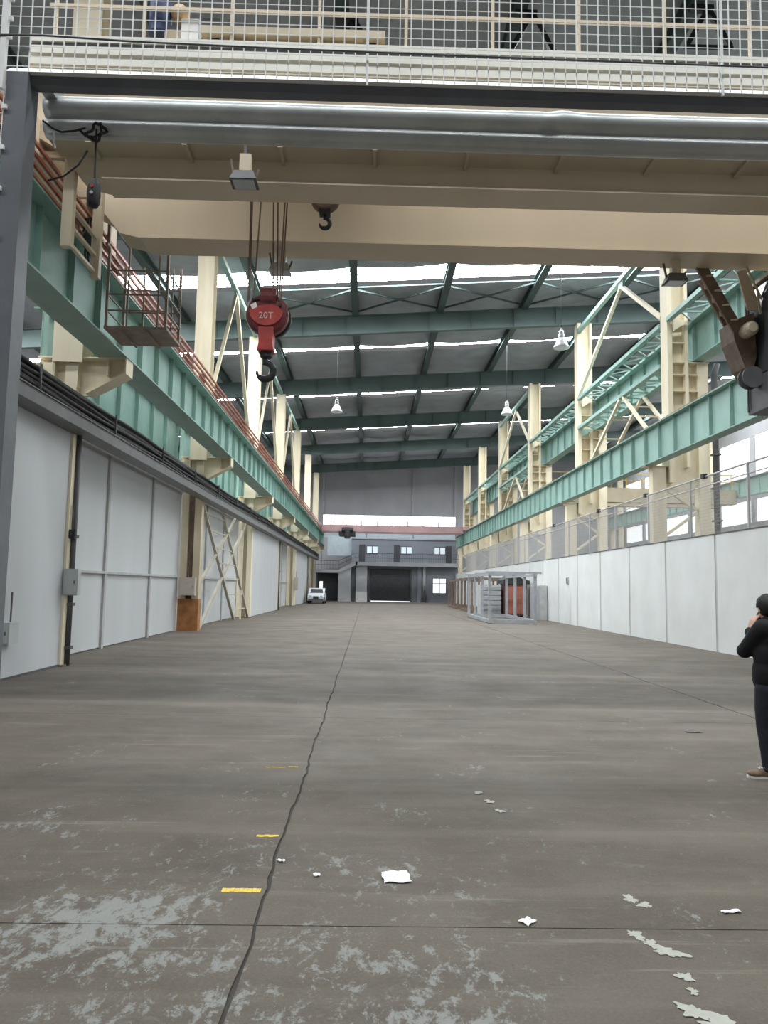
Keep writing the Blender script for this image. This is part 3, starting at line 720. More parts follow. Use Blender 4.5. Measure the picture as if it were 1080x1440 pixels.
# ladder-like guard hanging by the left end
lg = P('ladder_guard', MB().box(-4.68, -4.52, 11.08, 11.2, 6.62, 8.3), CRANE, cr)
P('guard_post', MB().box(-4.66, -4.52, 12.25, 12.37, 6.62, 8.3), CRANE, lg)
for z in (6.72, 7.0, 7.3): P('guard_rung', MB().bar((-4.6, 11.15, z), (-4.6, 12.3, z), .06, .05), CRANE, lg)
P('guard_arm', MB().box(-5.2, -4.6, 11.10, 11.18, 8.0, 8.1), CRANE, lg); P('guard_arm', MB().box(-5.2, -4.6, 12.27, 12.35, 8.0, 8.1), CRANE, lg)
# maintenance basket at the left end of the rear girder
BASK = mat('basket_steel', (.25,.205,.165), .6, var=.2, scale=5)
bk = P('basket_floor', MB().box(-4.85, -3.72, 13.55, 14.55, 6.20, 6.25), BASK, cr)
for x in (-4.82, -4.45, -3.9, -3.75):
    for y in (13.58, 14.52):
        P('basket_post', MB().bar((x, y, 6.22), (x, y, 7.75), .028 if x > -4.5 and x < -3.8 else .045), BASK, bk)
for z in (6.55, 6.85, 7.3):
    for y in (13.58, 14.52): P('basket_rail', MB().bar((-4.84, y, z), (-3.73, y, z), .024), BASK, bk)
    for x in (-4.82, -3.75): P('basket_rail', MB().bar((x, 13.58, z), (x, 14.52, z), .024), BASK, bk)
for x in (-4.55, -4.1): P('floor_rib', MB().box(x-.02, x+.02, 13.55, 14.55, 6.16, 6.20), BASK, bk)
for x in (-4.82, -3.75):
    P('basket_hanger', MB().bar((x, 13.5, 7.7), (x, 13.5, 8.4), .05), BASK, bk)
    P('basket_hanger', MB().bar((x, 13.40, 7.72), (x, 13.60, 7.72), .05), BASK, bk)
# current collectors with tangled leads
cc = P('current_collector', MB().box(-4.93, -4.74, 12.6, 12.9, 7.3, 7.55), DARK, cr)
for i in range(5):
    a0 = random.random()*6
    P('lead', MB().tube([(-4.8+.03*sin(u*7+i), 12.4+.5*u+.05*cos(u*9+a0), 7.25-.35*sin(pi*u)*(.5+.12*i)) for u in [j/12 for j in range(13)]], .016, 6), CABLE, cc, smooth=True)
for i in range(3): P('collector_arm', MB().bar((-4.95+.02*i, 12.62+.1*i, 7.56), (-4.86, 12.5+.1*i, 7.75+.06*i), .03), DARK, cc)
# electric gear on the crane's front girder
eg = P('electrical_cabinet', MB().box(-3.05, -2.78, 11.15, 11.35, 9.8, 10.35), WHITEP, cr)
P('cabinet_screen', MB().box(-2.72, -2.44, 11.1, 11.3, 9.8, 10.33), DARK, eg); P('cabinet_side', MB().box(-3.32, -3.05, 11.2, 11.4, 9.8, 10.2), CRANE, eg)
mo = P('travel_motor', MB().lathe([(.10,-.3),(.17,-.28),(.17,.25),(.1,.3)], (-3.42, 11.3, 10.45), 16, 'z'), NAVY, cr, smooth=False)
P('motor_cap', MB().lathe([(.1,0),(.15,.1),(.1,.22),(.03,.25)], (-3.12, 11.3, 10.42), 14), mat('tan_motor_paint', (.45,.28,.14), .5), mo)
P('motor_foot', MB().box(-3.5, -3.0, 11.2, 11.4, 10.2, 10.26), CHAR, mo)
# operator cab and its stair at the right end
CABG = mat('cab_dark_glass', (.05,.055,.06), .12, var=.1)
cb = P('cab_floor', MB().box(7.02, 8.6, 12.2, 13.9, 4.95, 5.02), CHAR, cr)
P('cab_roof', MB().box(6.98, 8.65, 12.15, 13.95, 7.28, 7.35), CREAMD, cb)
for x, y in ((7.05,12.22),(7.05,13.88),(8.58,12.22),(8.58,13.88)): P('cab_post', MB().bar((x,y,5.0),(x,y,7.3),.06), JOINT, cb)
P('cab_panel', MB().box(7.04, 7.06, 12.25, 13.86, 5.0, 5.6), CHAR, cb); P('cab_pane', MB().box(7.04, 7.055, 12.25, 13.86, 5.62, 7.25), CABG, cb)
P('cab_pane', MB().box(7.08, 8.55, 12.2, 12.22, 5.62, 7.25), CABG, cb); P('cab_panel', MB().box(7.08, 8.55, 12.2, 12.22, 5.0, 5.6), CHAR, cb)
P('cab_panel', MB().box(8.56, 8.6, 12.2, 13.9, 5.0, 7.3), CHAR, cb); P('cab_panel', MB().box(7.0, 8.6, 13.86, 13.9, 5.0, 7.3), CHAR, cb)
P('cab_mullion', MB().bar((7.05,12.18,6.55),(8.6,12.18,6.75),.04), JOINT, cb)
for x in (7.15, 8.4): P('cab_hanger', MB().bar((x,13.1,7.3),(x,13.1,7.62),.1), CREAMD, cb)
hv = P('cab_stair', MB().bar((6.0,13.5,7.64),(6.68,13.5,6.40),.05,.2), BROWN, cr)
P('stair_stringer', MB().bar((6.3,14.1,7.64),(6.95,14.1,6.45),.05,.2), BROWN, hv)
for u in (.1, .32, .54, .76): P('stair_tread', MB().bar((6.06+.66*u,13.46,7.56-1.24*u),(6.36+.64*u,14.1,7.56-1.2*u),.17,.03), CRANE, hv)
P('side_plate', MB().prism([(6.62,7.5),(6.78,7.55),(7.0,6.95),(6.98,6.78),(6.80,6.78)], 13.38, 13.42), CRANE, hv)
P('stair_rail', MB().bar((6.72,13.36,7.75),(7.08,13.36,6.9),.03), CRANE, hv)
P('stair_rail', MB().bar((6.98,13.36,7.1),(7.02,13.36,6.7),.03), CRANE, hv)
P('gear_case', MB().prism([(6.55,6.6),(6.98,6.78),(7.0,5.95),(6.9,5.6),(6.78,5.75),(6.60,6.25)], 13.5, 14.0), BROWN, hv)
P('gear_motor', MB().lathe([(.08,-.2),(.13,-.15),(.13,.15),(.06,.2)], (6.80,13.4,6.4), 14, 'y'), CREAMD, hv)
P('cable_reel', MB().lathe([(.10,-.1),(.2,-.1),(.2,-.07),(.12,-.07),(.12,.07),(.2,.07),(.2,.1),(.1,.1)], (6.88,13.5,5.55), 16, 'y'), CHAR, hv)
# trolley on top and the spare hook
tl = P('trolley', MB().box(-2.7, .1, 10.95, 13.5, 9.97, 10.1), CREAMD, cr)
P('drum', MB().lathe([(.3,-1.0),(.3,1.0)], (-1.6,12.2,10.35), 20, 'x'), BROWN, tl, smooth=False)
P('motor', MB().lathe([(.2,-.35),(.24,0),(.2,.35)], (-.2,12.3,10.35), 14, 'x'), NAVY, tl)
for x in (-2.5, -.1):
    for y in (11.2, 13.1): P('wheel', MB().lathe([(.12,-.06),(.15,-.06),(.15,.06),(.12,.06)], (x, y, 9.97 if y < 12 else 9.6), 14, 'x'), DARK, tl)

# red 20T hook block
hx, hy, hz = -1.72, 12.2, 6.03
t = T('hook_block', 'red round 20T hook block hanging from the bridge crane on steel ropes', 'hook', (hx, hy, 5))
R_ = .345
DRED = mat('dull_dark_red_paint', (.15,.028,.028), .5, var=.3, scale=7, dirt=(.05,.03,.03), dirt_amt=.7)
P('sheave_housing', MB().lathe([(.0,-.15),(.22,-.15),(.31,-.12),(R_,-.06),(R_,.06),(.31,.12),(.22,.15),(.0,.15)], (hx, hy, hz), 32, 'y'), DRED, t, smooth=False)
face = [(hx+.27*cos(radians(a)), hz+.02+.25*sin(radians(a))) for a in range(176, 365, 12)]+[(hx+.20,hz+.08),(hx+.08,hz+.12),(hx-.10,hz+.10),(hx-.2,hz+.06)]
P('front_plate', MB().prism(face, hy-.185, hy-.15), REDM, t)
P('top_yoke', MB().lathe([(.06,-.13),(.19,-.13),(.19,.13),(.06,.13)], (hx+.02, hy, hz+.26), 18, 'x'), DRED, t)
P('neck', MB().prism([(hx-.13,hz-.62),(hx+.13,hz-.62),(hx+.11,hz-.5),(hx+.12,hz-.24),(hx-.12,hz-.24),(hx-.11,hz-.5)], hy-.16, hy+.14), REDM, t)
P('sheave', MB().lathe([(.24,.15),(.33,.15),(.33,.22),(.24,.22)], (hx+.04, hy, hz), 28, 'y'), DARK, t)
for x in (hx-.2, hx+.22): P('bolt', MB().lathe([(.03,-.03),(.03,.0)], (x, hy-.15, hz+.12), 8, 'y'), DARK, t)
P('guard_strip', MB().bar((hx-.24,hy-.165,hz+.20),(hx+.18,hy-.165,hz+.26),.03,.03), DARK, t)
P('nut', MB().lathe([(.08,-.72),(.10,-.70),(.10,-.62)], (hx,hy,hz), 12), DARK, t)
P('rating_plate', MB().prism([(hx-.26,hz+.10),(hx-.17,hz+.15),(hx-.14,hz+.07),(hx-.22,hz+.03)], hy-.19, hy-.165), WHITEP, t)
def hook(cx, cy, cz, r, m, parent):
    pts = [(cx, cy, cz+r*2.0), (cx, cy, cz+r*1.2)]
    for i in range(17):
        a = radians(95-i*17); pts.append((cx+r*cos(a)*1.0, cy, cz+r*sin(a)))
    rad = [r*.30, r*.32]+[r*(.34+.10*sin(pi*i/16)) if i < 13 else r*(.40-.07*(i-12)) for i in range(17)]
    return P('hook', MB().tube(pts, rad, 10), m, parent, smooth=True)
hook(hx-.01, hy, hz-.93, .135, DARK, t)
for x0, x1, yy in ((-2.02,-2.0,12.05), (-2.06,-2.03,12.12), (-1.72,-1.62,12.05), (-1.66,-1.56,12.14), (-1.42,-1.52,12.05), (-1.38,-1.5,12.12), (-1.82,-1.98,12.3)):
    zb = hz+.2
    P('rope', MB().bar((x0, yy, 10.15), (x1, yy, zb), .022), BROWN, t)
def text(body, size, loc, m, parent, rot=(pi/2,0,0), ext=.003):
    cu = bpy.data.curves.new('lettering', 'FONT'); cu.body = body; cu.size = size; cu.extrude = ext; cu.align_x = 'CENTER'; cu.align_y = 'CENTER'
    o = bpy.data.objects.new('tmp', cu); C.objects.link(o)
    dg = bpy.context.evaluated_depsgraph_get(); me = bpy.data.meshes.new_from_object(o.evaluated_get(dg))
    bpy.data.objects.remove(o); me.materials.clear(); me.materials.append(m)
    me.transform(Matrix.Translation(Vector(loc)-wl(parent)) @ Matrix.Rotation(rot[0], 4, 'X'))
    q = bpy.data.objects.new('lettering', me); C.objects.link(q); q.parent = parent; return q
text('20T', .15, (hx, hy-.188, hz-.07), mat('faded_white_lettering', (.62,.45,.42), .6), t)
# small spare hook
t = T('auxiliary_hook', 'small black auxiliary hook tucked up between the two crane girders', 'hook', (-.83, 12.2, 7.6))
P('sheave_housing', MB().lathe([(.0,-.1),(.2,-.1),(.24,-.06),(.24,.06),(.2,.1),(0,.1)], (-.83,12.2,8.05), 24, 'y'), BROWN, t)
P('neck', MB().box(-.92,-.74,12.12,12.28,7.76,8.05), DARK, t); hook(-.83, 12.2, 7.62, .085, DARK, t)
for x in (-.95, -.71): P('rope', MB().bar((x,12.2,10.1),(x,12.2,8.1),.02), BROWN, t)
# floodlights under the crane
def flood(label, x, y, ztop, dark):
    t = T('floodlight', label, 'floodlight', (x, y, ztop-.5), 'floodlights under the bridge crane')
    m = CHAR if dark else GALV
    P('bracket_box', MB().box(x-.07, x+.09, y-.06, y+.06, ztop-.26, ztop), CRANE, t)
    P('hanger', MB().box(x-.02, x+.02, y-.02, y+.03, ztop, ztop+(.24 if y < 11 else .02)), CHAR, t)
    P('arm', MB().bar((x-.2,y,ztop-.06),(x-.14,y,ztop-.36),.03), BROWN, t); P('arm', MB().bar((x+.2,y,ztop-.2),(x+.15,y,ztop-.36),.03), BROWN, t)
    mb = MB(); a, b_ = .13, .19
    zt, zb = ztop-.27, ztop-.42
    mb.add([(x-a,y-a*.8,zt),(x+a,y-a*.8,zt),(x+a,y+a*.8,zt),(x-a,y+a*.8,zt),(x-b_,y-.16,zb),(x+b_,y-.16,zb),(x+b_,y+.16,zb),(x-b_,y+.16,zb)],
           [(3,2,1,0),(4,5,6,7),(0,1,5,4),(1,2,6,5),(2,3,7,6),(3,0,4,7)])
    P('housing', mb, m, t)
    P('lens', MB().box(x-.15, x+.15, y-.13, y+.13, zb-.012, zb+.002), LENS, t)
flood('floodlight with cream box under the front crane girder', -1.86, 10.42, 7.72, True)
flood('pale floodlight under the rear crane girder by the ropes', -1.66, 13.2, 7.59, False)
flood('dark floodlight under the rear crane girder near the tall column', 5.4, 13.2, 7.59, True)

# ------------------------------------------------------------------ high bay lamps
lamp = T('high_bay_lamp', 'bell-shaped high bay lamp nearest, beside the second tall cream column', 'lamp', (8.5, 33.5, 12.5), 'high bay lamps')
L0 = (0,0,0)
def pl(n, mb, m, smooth=True):
    o = bpy.data.objects.new(n, mesh(n, mb, m, smooth=smooth)); C.objects.link(o); o.parent = lamp; return o
pl('shade', MB().lathe([(.36,0),(.37,.03),(.31,.12),(.24,.28),(.17,.42),(.12,.46)], L0, 24), ALUM)
pl('ballast', MB().lathe([(.11,.46),(.13,.48),(.13,.62),(.10,.66),(.11,.68),(.11,.78),(.04,.82)], L0, 18), ALUM)
pl('hook_ring', MB().tube([(.05*cos(a),0,.87+.05*sin(a)) for a in [2*pi*i/12 for i in range(12)]], .012, 6, True), ALUM)
pl('rod', MB().tube([(0,0,.9),(0,0,4.75)], .012, 6), CHAR)
pl('bulb', MB().lathe([(.0,.05),(.09,.08),(.11,.2),(.05,.4)], L0, 14), WHITEP)
dup(lamp, (8.35, 46.3, 12.35), 'bell-shaped high bay lamp in the second lit bay, beside the third tall cream column')
dup(lamp, (-2.1, 46.0, 12.2), 'bell-shaped high bay lamp over the middle of the hall by the red hook block')

# ------------------------------------------------------------------ mesh gate in front
g = T('mesh_gate', 'grey steel gate frame topped by white welded wire mesh', 'gate', (-2.03, 4.2, 0))
P('post', MB().box(-2.10, -1.98, 4.13, 4.27, 0, 4.52), GREYST, g)
P('post', MB().box(9.55, 9.67, 4.13, 4.27, 0, 4.52), GREYST, g)
P('lintel', MB().box(-2.10, 9.67, 4.17, 4.24, 4.468, 4.525), GREYST, g)
P('lintel_flange', MB().prism([(4.135,4.525),(4.24,4.525),(4.24,4.60),(4.215,4.60)], -2.12, 9.67, 'x'), WHITEP, g)
P('side_post', MB().box(-2.135, -2.105, 4.10, 4.13, 4.40, 5.6), WHITEP, g)
mb = MB(); wy = 4.135
for i in range(243):
    x = -5.81+i*.0638
    mb.bar((x, wy, 4.53 if x > -2.1 else 0), (x, wy, 6.2), .0058)
for j in range(27):
    z = 4.56+j*.0605
    mb.bar((-5.81, wy+.005, z), (9.67, wy+.005, z), .0034)
for j in range(74):
    z = .1+j*.0605
    mb.bar((-5.81, wy+.006, z), (-2.1, wy+.006, z), .0034)
P('wire_mesh', mb, WIREM, g, kind='stuff')
for x in (-.06, 1.99, 4.04, 6.09, 8.14): P('panel_edge', MB().bar((x, wy-.006, 4.5), (x, wy-.006, 6.2), .012), WIREM, g)
P('stay_wire', MB().tube([(-2.3,4.10,4.64),(-2.13,4.10,4.715),(-1.9,4.10,4.72),(-1.4,4.10,4.70),(-.5,4.10,4.685),(.6,4.10,4.675),(2.8,4.10,4.66),(9.6,4.10,4.70)], .0055, 6), CHAR, g)
for z in (4.06, 3.82, 3.55, 4.3, 4.72, 4.83, 4.95):
    P('mesh_clip', MB().box(-2.112, -2.082, 4.115, 4.13, z-.010, z+.014), WHITEP, g)
# rolled galvanised track behind the lintel
prof = []
def arc(cy, cz, r, a0, a1, n):
    return [(cy-r*cos(radians(a0+(a1-a0)*i/n)), cz+r*sin(radians(a0+(a1-a0)*i/n))) for i in range(n+1)]
outer = [(4.40,4.555)]+arc(4.40, 4.475, .065, 80, -60, 10)+[(4.385,4.408)]+arc(4.405, 4.355, .05, 70, -75, 8)+[(4.39,4.30),(4.43,4.30)]
prof = outer+[(y+.05, z) for y, z in reversed(outer[1:-1])]
mb = MB(); xsn = [-1.985+i*(4.74/96) for i in range(97)]+[2.755+i*.98 for i in range(1, 8)]
n = len(prof)
for x in xsn:
    dent = .022*math.exp(-((x-1.05)/.05)**2)-.012*math.exp(-((x-1.12)/.1)**2)
    mb.v += [(x, y-(.02*math.exp(-((x-1.05)/.06)**2) if z > 4.42 else 0), z-(dent if z > 4.44 else 0)-.004*sin(x*1.1)) for y, z in prof]
for i in range(len(xsn)-1):
    for j in range(n): mb.f.append((i*n+j, i*n+(j+1) % n, (i+1)*n+(j+1) % n, (i+1)*n+j))
mb.f += [tuple(range(n)), tuple(reversed(range((len(xsn)-1)*n, len(xsn)*n)))]
t = T('door_track', 'galvanised rolled sheet track under the gate lintel with a dent', 'track', (0, 4.4, 4.3))
P('track_sheet', mb, GALV, t, smooth=True)
P('hanger_plate', MB().box(-1.97, -1.9, 4.25, 4.42, 4.50, 4.60), GALV, t); P('hanger_plate', MB().box(2.6, 2.7, 4.25, 4.42, 4.50, 4.60), GALV, t)
# pendant control and its cable loops
t = T('pendant_control', 'black push button pendant hanging on a cable below the door track', 'control', (-1.69, 4.47, 3.9))
P('body', MB().lathe([(.006,0),(.026,.006),(.036,.03),(.040,.08),(.036,.13),(.024,.165),(.008,.175)], (-1.695, 4.47, 3.895), 14), CABLE, t, smooth=True)
P('button', MB().lathe([(.010,0),(.010,.008)], (-1.695, 4.427, 3.97), 10, 'y'), JOINT, t); P('button', MB().lathe([(.010,0),(.010,.008)], (-1.695, 4.427, 4.01), 10, 'y'), REDM, t)
P('cord', MB().tube([(-1.695,4.47,4.07),(-1.70,4.47,4.25),(-1.70,4.47,4.38)], .006, 6), CABLE, t)
P('cable_knot', MB().tube([(-1.70+.05*cos(a)*(1+.3*sin(2*a)), 4.47+.02*sin(3*a), 4.36+.045*sin(a)) for a in [2*pi*i/16 for i in range(16)]], .009, 6, True), CABLE, t, smooth=True)
P('cable_knot', MB().tube([(-1.80,4.46,4.37),(-1.76,4.47,4.335),(-1.71,4.47,4.33),(-1.67,4.47,4.36),(-1.68,4.47,4.42)], .008, 6), CABLE, t, smooth=True)
P('feed_cable', MB().tube([(-2.0,4.43,4.40),(-1.95,4.45,4.365),(-1.9,4.46,4.35),(-1.82,4.46,4.36),(-1.76,4.46,4.38)], .006, 6), CABLE, t, smooth=True)
P('loose_lead', MB().tube([(-1.75,4.48,4.25),(-1.80,4.48,4.16),(-1.88,4.48,4.09),(-1.97,4.48,4.06)], .006, 6), CABLE, t, smooth=True)
P('tape_tail', MB().tube([(-1.945,4.46,4.35),(-1.94,4.46,4.3),(-1.93,4.46,4.25)], .006, 6), WHITEP, t)

t.location = (t.location[0]+.05, t.location[1]-.15, t.location[2]-.075)
# ------------------------------------------------------------------ racks by the right wall
def rack(label, x0, x1, y0, y1, h, m, top_extra=False):
    t = T('stillage_rack', label, 'rack', ((x0+x1)/2, (y0+y1)/2, 0), 'steel frame racks by the low wall')
    q = .12
    for x in (x0, x1):
        P('base_rail', MB().box(x-q/2, x+q/2, y0, y1, .02, .2), m, t)
        P('top_rail', MB().box(x-q/2, x+q/2, y0-.1, y1+.1, h-.12, h), m, t)
        for i in range(4):
            y = y0+.08+(y1-y0-.16)*i/3
            P('upright', MB().box(x-.07, x+.07, y-.06, y+.06, .2, h-.12), m, t)
    for y in (y0+.06, y1-.06): P('base_rail', MB().box(x0+q/2, x1-q/2, y-.06, y+.06, .02, .2), m, t)
    for y in (y0+.06, (y0+y1)/2, y1-.06): P('top_rail', MB().box(x0-.2, x1+.3, y-.06, y+.06, h, h+.09), m, t)
    for x, y in ((x0,y0+.1),(x1,y0+.1),(x0,y1-.1),(x1,y1-.1)): P('foot', MB().box(x-.1, x+.1, y-.1, y+.1, 0, .02), DARK, t)
rack('light grey empty steel frame rack nearest by the low wall', 5.92, 8.12, 37.2, 45.0, 2.42, STEELR)
rack('dark brown steel frame rack behind the red brown cabinet', 7.2, 9.3, 53, 59, 2.35, BROWN)
rack('farthest dark steel frame rack near the end building', 7.3, 9.3, 62, 69, 2.35, BROWN)
t = T('board_cabinet', 'red brown board cabinet with dark frame behind the light grey rack', 'cabinet', (8.5, 46.9, 0))
P('body', MB().box(8.25, 9.55, 46.1, 47.9, .12, 1.98), BROWN, t); P('front_board', MB().box(8.3, 9.5, 46.06, 46.1, .2, 1.9), REDB, t)
P('side_board', MB().box(8.21, 8.25, 46.15, 47.85, .2, 1.9), mat('maroon_board', (.12,.04,.04), .7), t)
P('top_lid', MB().box(8.1, 9.7, 45.95, 48.05, 1.98, 2.2), DARK, t); P('foot', MB().box(8.3, 8.5, 46.2, 47.8, 0, .12), DARK, t); P('foot', MB().box(9.3, 9.5, 46.2, 47.8, 0, .12), DARK, t)
t = T('folded_tarp', 'dark peaked tarpaulin lying on the red brown cabinet', 'tarpaulin', (8.7, 46.9, 2.2))
P('tarp', MB().prism([(8.1,2.2),(8.55,2.5),(8.9,2.55),(9.3,2.28),(9.7,2.2)], 46.0, 48.0), DARK, t)
t = T('louver_crate', 'pale slatted crate between light grey rack and red brown cabinet', 'crate', (7.2, 47, 0))
P('body', MB().box(6.9, 8.05, 46.4, 48.4, .02, 1.9), JOINT, t)
for i in range(6): P('slat', MB().box(6.86, 8.05, 46.35, 46.4, .1+.3*i, .28+.3*i), STEELR, t)
t = T('wall_locker', 'grey flat cabinet leaning along the low wall behind the rack', 'cabinet', (9.6, 43.4, 0))
P('body', MB().box(9.45, 9.86, 42.2, 44.6, .0, 1.9), JOINT, t); P('door', MB().box(9.42, 9.45, 42.25, 43.35, .08, 1.85), STEELR, t); P('door', MB().box(9.42, 9.45, 43.45, 44.55, .08, 1.85), STEELR, t)

# ------------------------------------------------------------------ car far back
t = T('car', 'small white car parked at the far end by the panelled wall', 'car', (-4.8, 74, 0))
prof = [(-2.0,.28),(-2.05,.62),(-1.95,.82),(-1.05,.95),(-.55,1.42),(.85,1.45),(1.6,1.0),(1.95,.9),(2.0,.35),(1.9,.25)]
mb = MB(); mb.prism([(74+a, z) for a, z in prof], -5.55, -4.05, 'x'); P('body', mb, WHITECAR, t)
P('windscreen', MB().add([(-5.42,72.98,.99),(-4.18,72.98,.99),(-4.28,73.4,1.38),(-5.32,73.4,1.38)], [(0,1,2,3)]), DARK, t)
for s in (-5.56, -4.04): P('side_window', MB().prism([(73.2,1.0),(73.55,1.36),(74.8,1.38),(75.3,1.02)], s-.005, s+.005, 'x'), DARK, t)
for x in (-5.5, -4.1):
    for y in (72.75, 75.3): P('wheel', MB().lathe([(.12,-.1),(.31,-.1),(.33,-.05),(.33,.05),(.31,.1),(.12,.1)], (x, y, .33), 18, 'x'), DARK, t)
for x in (-5.3, -4.3): P('headlight', MB().ico((x,71.98,.7),(.14,.06,.09),2), LENS, t)
P('grille', MB().box(-5.05,-4.55,71.93,71.97,.45,.7), DARK, t); P('bumper', MB().box(-5.5,-4.1,71.9,71.98,.3,.42), CHAR, t)

# ------------------------------------------------------------------ litter on the floor
def scrap(label, x, y, sx, sy, rz, m=PAPER, name='paper_scrap', seed=0):
    random.seed(seed); n = 6; mb = MB()
    for i in range(n+1):
        for j in range(n+1):
            u, v = i/n-.5, j/n-.5
            q = Vector((u*sx*(1+.06*sin(9*v+seed)), v*sy*(1+.07*sin(7*u+seed)), .004+.008*abs(sin(5*u+3*v+seed))+random.random()*.003))
            q.rotate(Matrix.Rotation(rz, 3, 'Z')); mb.v.append((x+q.x, y+q.y, q.z))
    for i in range(n):
        for j in range(n): a = i*(n+1)+j; mb.f.append((a, a+1, a+n+2, a+n+1))
    k = len(mb.v); mb.v += [(a, b, c-.003) for a, b, c in mb.v[:]]
    mb.f += [tuple(k+i for i in reversed(f)) for f in mb.f[:]]
    o = P(name, mb, m, None, label=label, category='litter', kind='thing', group='litter on the floor'); return o
scrap('largest crumpled white paper lying on the concrete', .195, 4.56, .155, .17, .1, seed=1)
scrap('thin white curl of paper beside the cracked floor joint', -.485, 4.80, .05, .025, -.3, seed=2)
scrap('tiny white scrap between cracked joint and large paper', -.26, 4.58, .035, .04, .4, seed=3)
scrap('small torn grey paper just before the cross joint', .83, 3.99, .07, .06, .7, seed=4)
scrap('bent strip of white tape near the end of the cross joint', 1.92, 4.13, .10, .03, .2, seed=5)
scrap('flat dark strip lying on the floor before the person', 3.9, 9.25, .18, .07, 0, CHAR, 'dark_strip', seed=6)
# irregular remnants of pale floor paint
FP = mat('pale_paint_remnant', (.36,.365,.315), .75, var=.1, scale=20)
def blotch(x, y, r, sx, sy, rz, seed):
    random.seed(seed); n = 40; mb = MB(); zq = .0010+.0005*(seed-20); mb.v.append((x, y, zq))
    ph = [random.random()*6 for _ in range(5)]
    for i in range(n):
        a = 2*pi*i/n; q = r*max(.35, 1+.22*sin(2*a+ph[0])+.2*sin(3*a+ph[1])+.18*sin(5*a+ph[2])+.14*sin(9*a+ph[3])+.1*sin(13*a+ph[4]))
        p = Vector((q*cos(a)*sx, q*sin(a)*sy, 0)); p.rotate(Matrix.Rotation(rz, 3, 'Z')); mb.v.append((x+p.x, y+p.y, zq))
    mb.f = [(0, 1+i, 1+(i+1) % n) for i in range(n)]
    o = P('paint_remnant', mb, FP, floor, kind='stuff')
    if o.data.polygons[0].normal.z < 0: o.data.flip_normals()
for i, (x, y, r, rz) in enumerate(((1.45,4.30,.035,.3),(1.50,4.22,.03,0),(1.33,3.86,.035,.5),(1.37,3.77,.03,.2),(1.42,3.69,.05,.8),(1.40,3.46,.03,0),(1.385,3.34,.02,0),(1.33,3.18,.05,.7),(1.39,3.09,.06,.9),(1.02,5.9,.03,.3),(.98,6.15,.035,0),(.93,6.4,.03,0))):
    blotch(x, y, r, 1.0, 1.3, rz, i+20)

# ------------------------------------------------------------------ person
def blob(name, parts, m, parent, vox=.012, it=4):
    # tapered limbs and ellipsoids melted into one continuous surface
    mb = MB()
    for q in parts:
        if q[0] == 'limb':
            _, pts, rad = q; mb.tube(pts, rad, 12)
            for p, r_ in zip(pts, rad): mb.ico(p, r_*1.0, 2)
        else: 
            _, c, rv, ax = q
            bm = bmesh.new(); bmesh.ops.create_icosphere(bm, subdivisions=3, radius=1)
            k = len(mb.v); c = Vector(c)
            for v in bm.verts: mb.v.append(tuple(c+ax[0]*v.co.x*rv[0]+ax[1]*v.co.y*rv[1]+Vector((0,0,1))*v.co.z*rv[2]))
            mb.f += [tuple(k+v.index for v in f.verts) for f in bm.faces]; bm.free()
    o = P(name, mb, m, parent, smooth=True)
    rm = o.modifiers.new('r', 'REMESH'); rm.mode = 'VOXEL'; rm.voxel_size = vox; rm.use_smooth_shade = True
    sm = o.modifiers.new('s', 'SMOOTH'); sm.iterations = it; sm.factor = .5
    dg = bpy.context.evaluated_depsgraph_get(); me2 = bpy.data.meshes.new_from_object(o.evaluated_get(dg))
    o.modifiers.clear(); o.data = me2; me2.name = name; return o
px, py = 3.735, 7.12
per = T('person', 'person in black jacket and dark jeans seen from behind, holding a phone to the ear', 'person', (px, py, 0))
fx, fy = -.60, .80                        # facing
lx, ly = -.80, -.60                       # the person's left
def W(l, f, z): return (px+l*lx+f*fx, py+l*ly+f*fy, z)
def D(dx, dy, z): return (px+dx, py+dy, z)
fv = Vector((fx, fy, 0)); lv = Vector((lx, ly, 0)); AX = (lv, fv)
hf = Vector((-.16, .987, 0)); hl = Vector((-.987, -.16, 0)); HX = (hl, hf)      # the head is turned a little further away
SHL, SHR = W(.17,-.02,1.34), W(-.17,-.02,1.34)
ELB, WRI = D(-.205,.07,1.12), D(-.165,.02,1.315)
ELR, WRR = W(-.235,-.04,1.07), W(-.225,.06,.84)
hc = Vector(W(-.01,.02,1.515))
parts = [('ell', W(0,-.01,.93), (.145,.105,.16), AX), ('ell', W(0,-.02,1.15), (.15,.105,.2), AX), ('ell', W(0,-.02,1.31), (.16,.09,.09), AX),
         ('limb', [W(0,-.01,1.34), tuple(hc+Vector((0,0,-.07)))], [.062,.056]),
         ('ell', hc+Vector((0,0,.012)), (.077,.092,.105), HX), ('ell', hc+hf*.03+Vector((0,0,-.065)), (.055,.06,.05), HX),
         ('limb', [SHL, ELB, WRI], [.055,.044,.03]), ('limb', [SHR, ELR, WRR], [.055,.044,.03])]
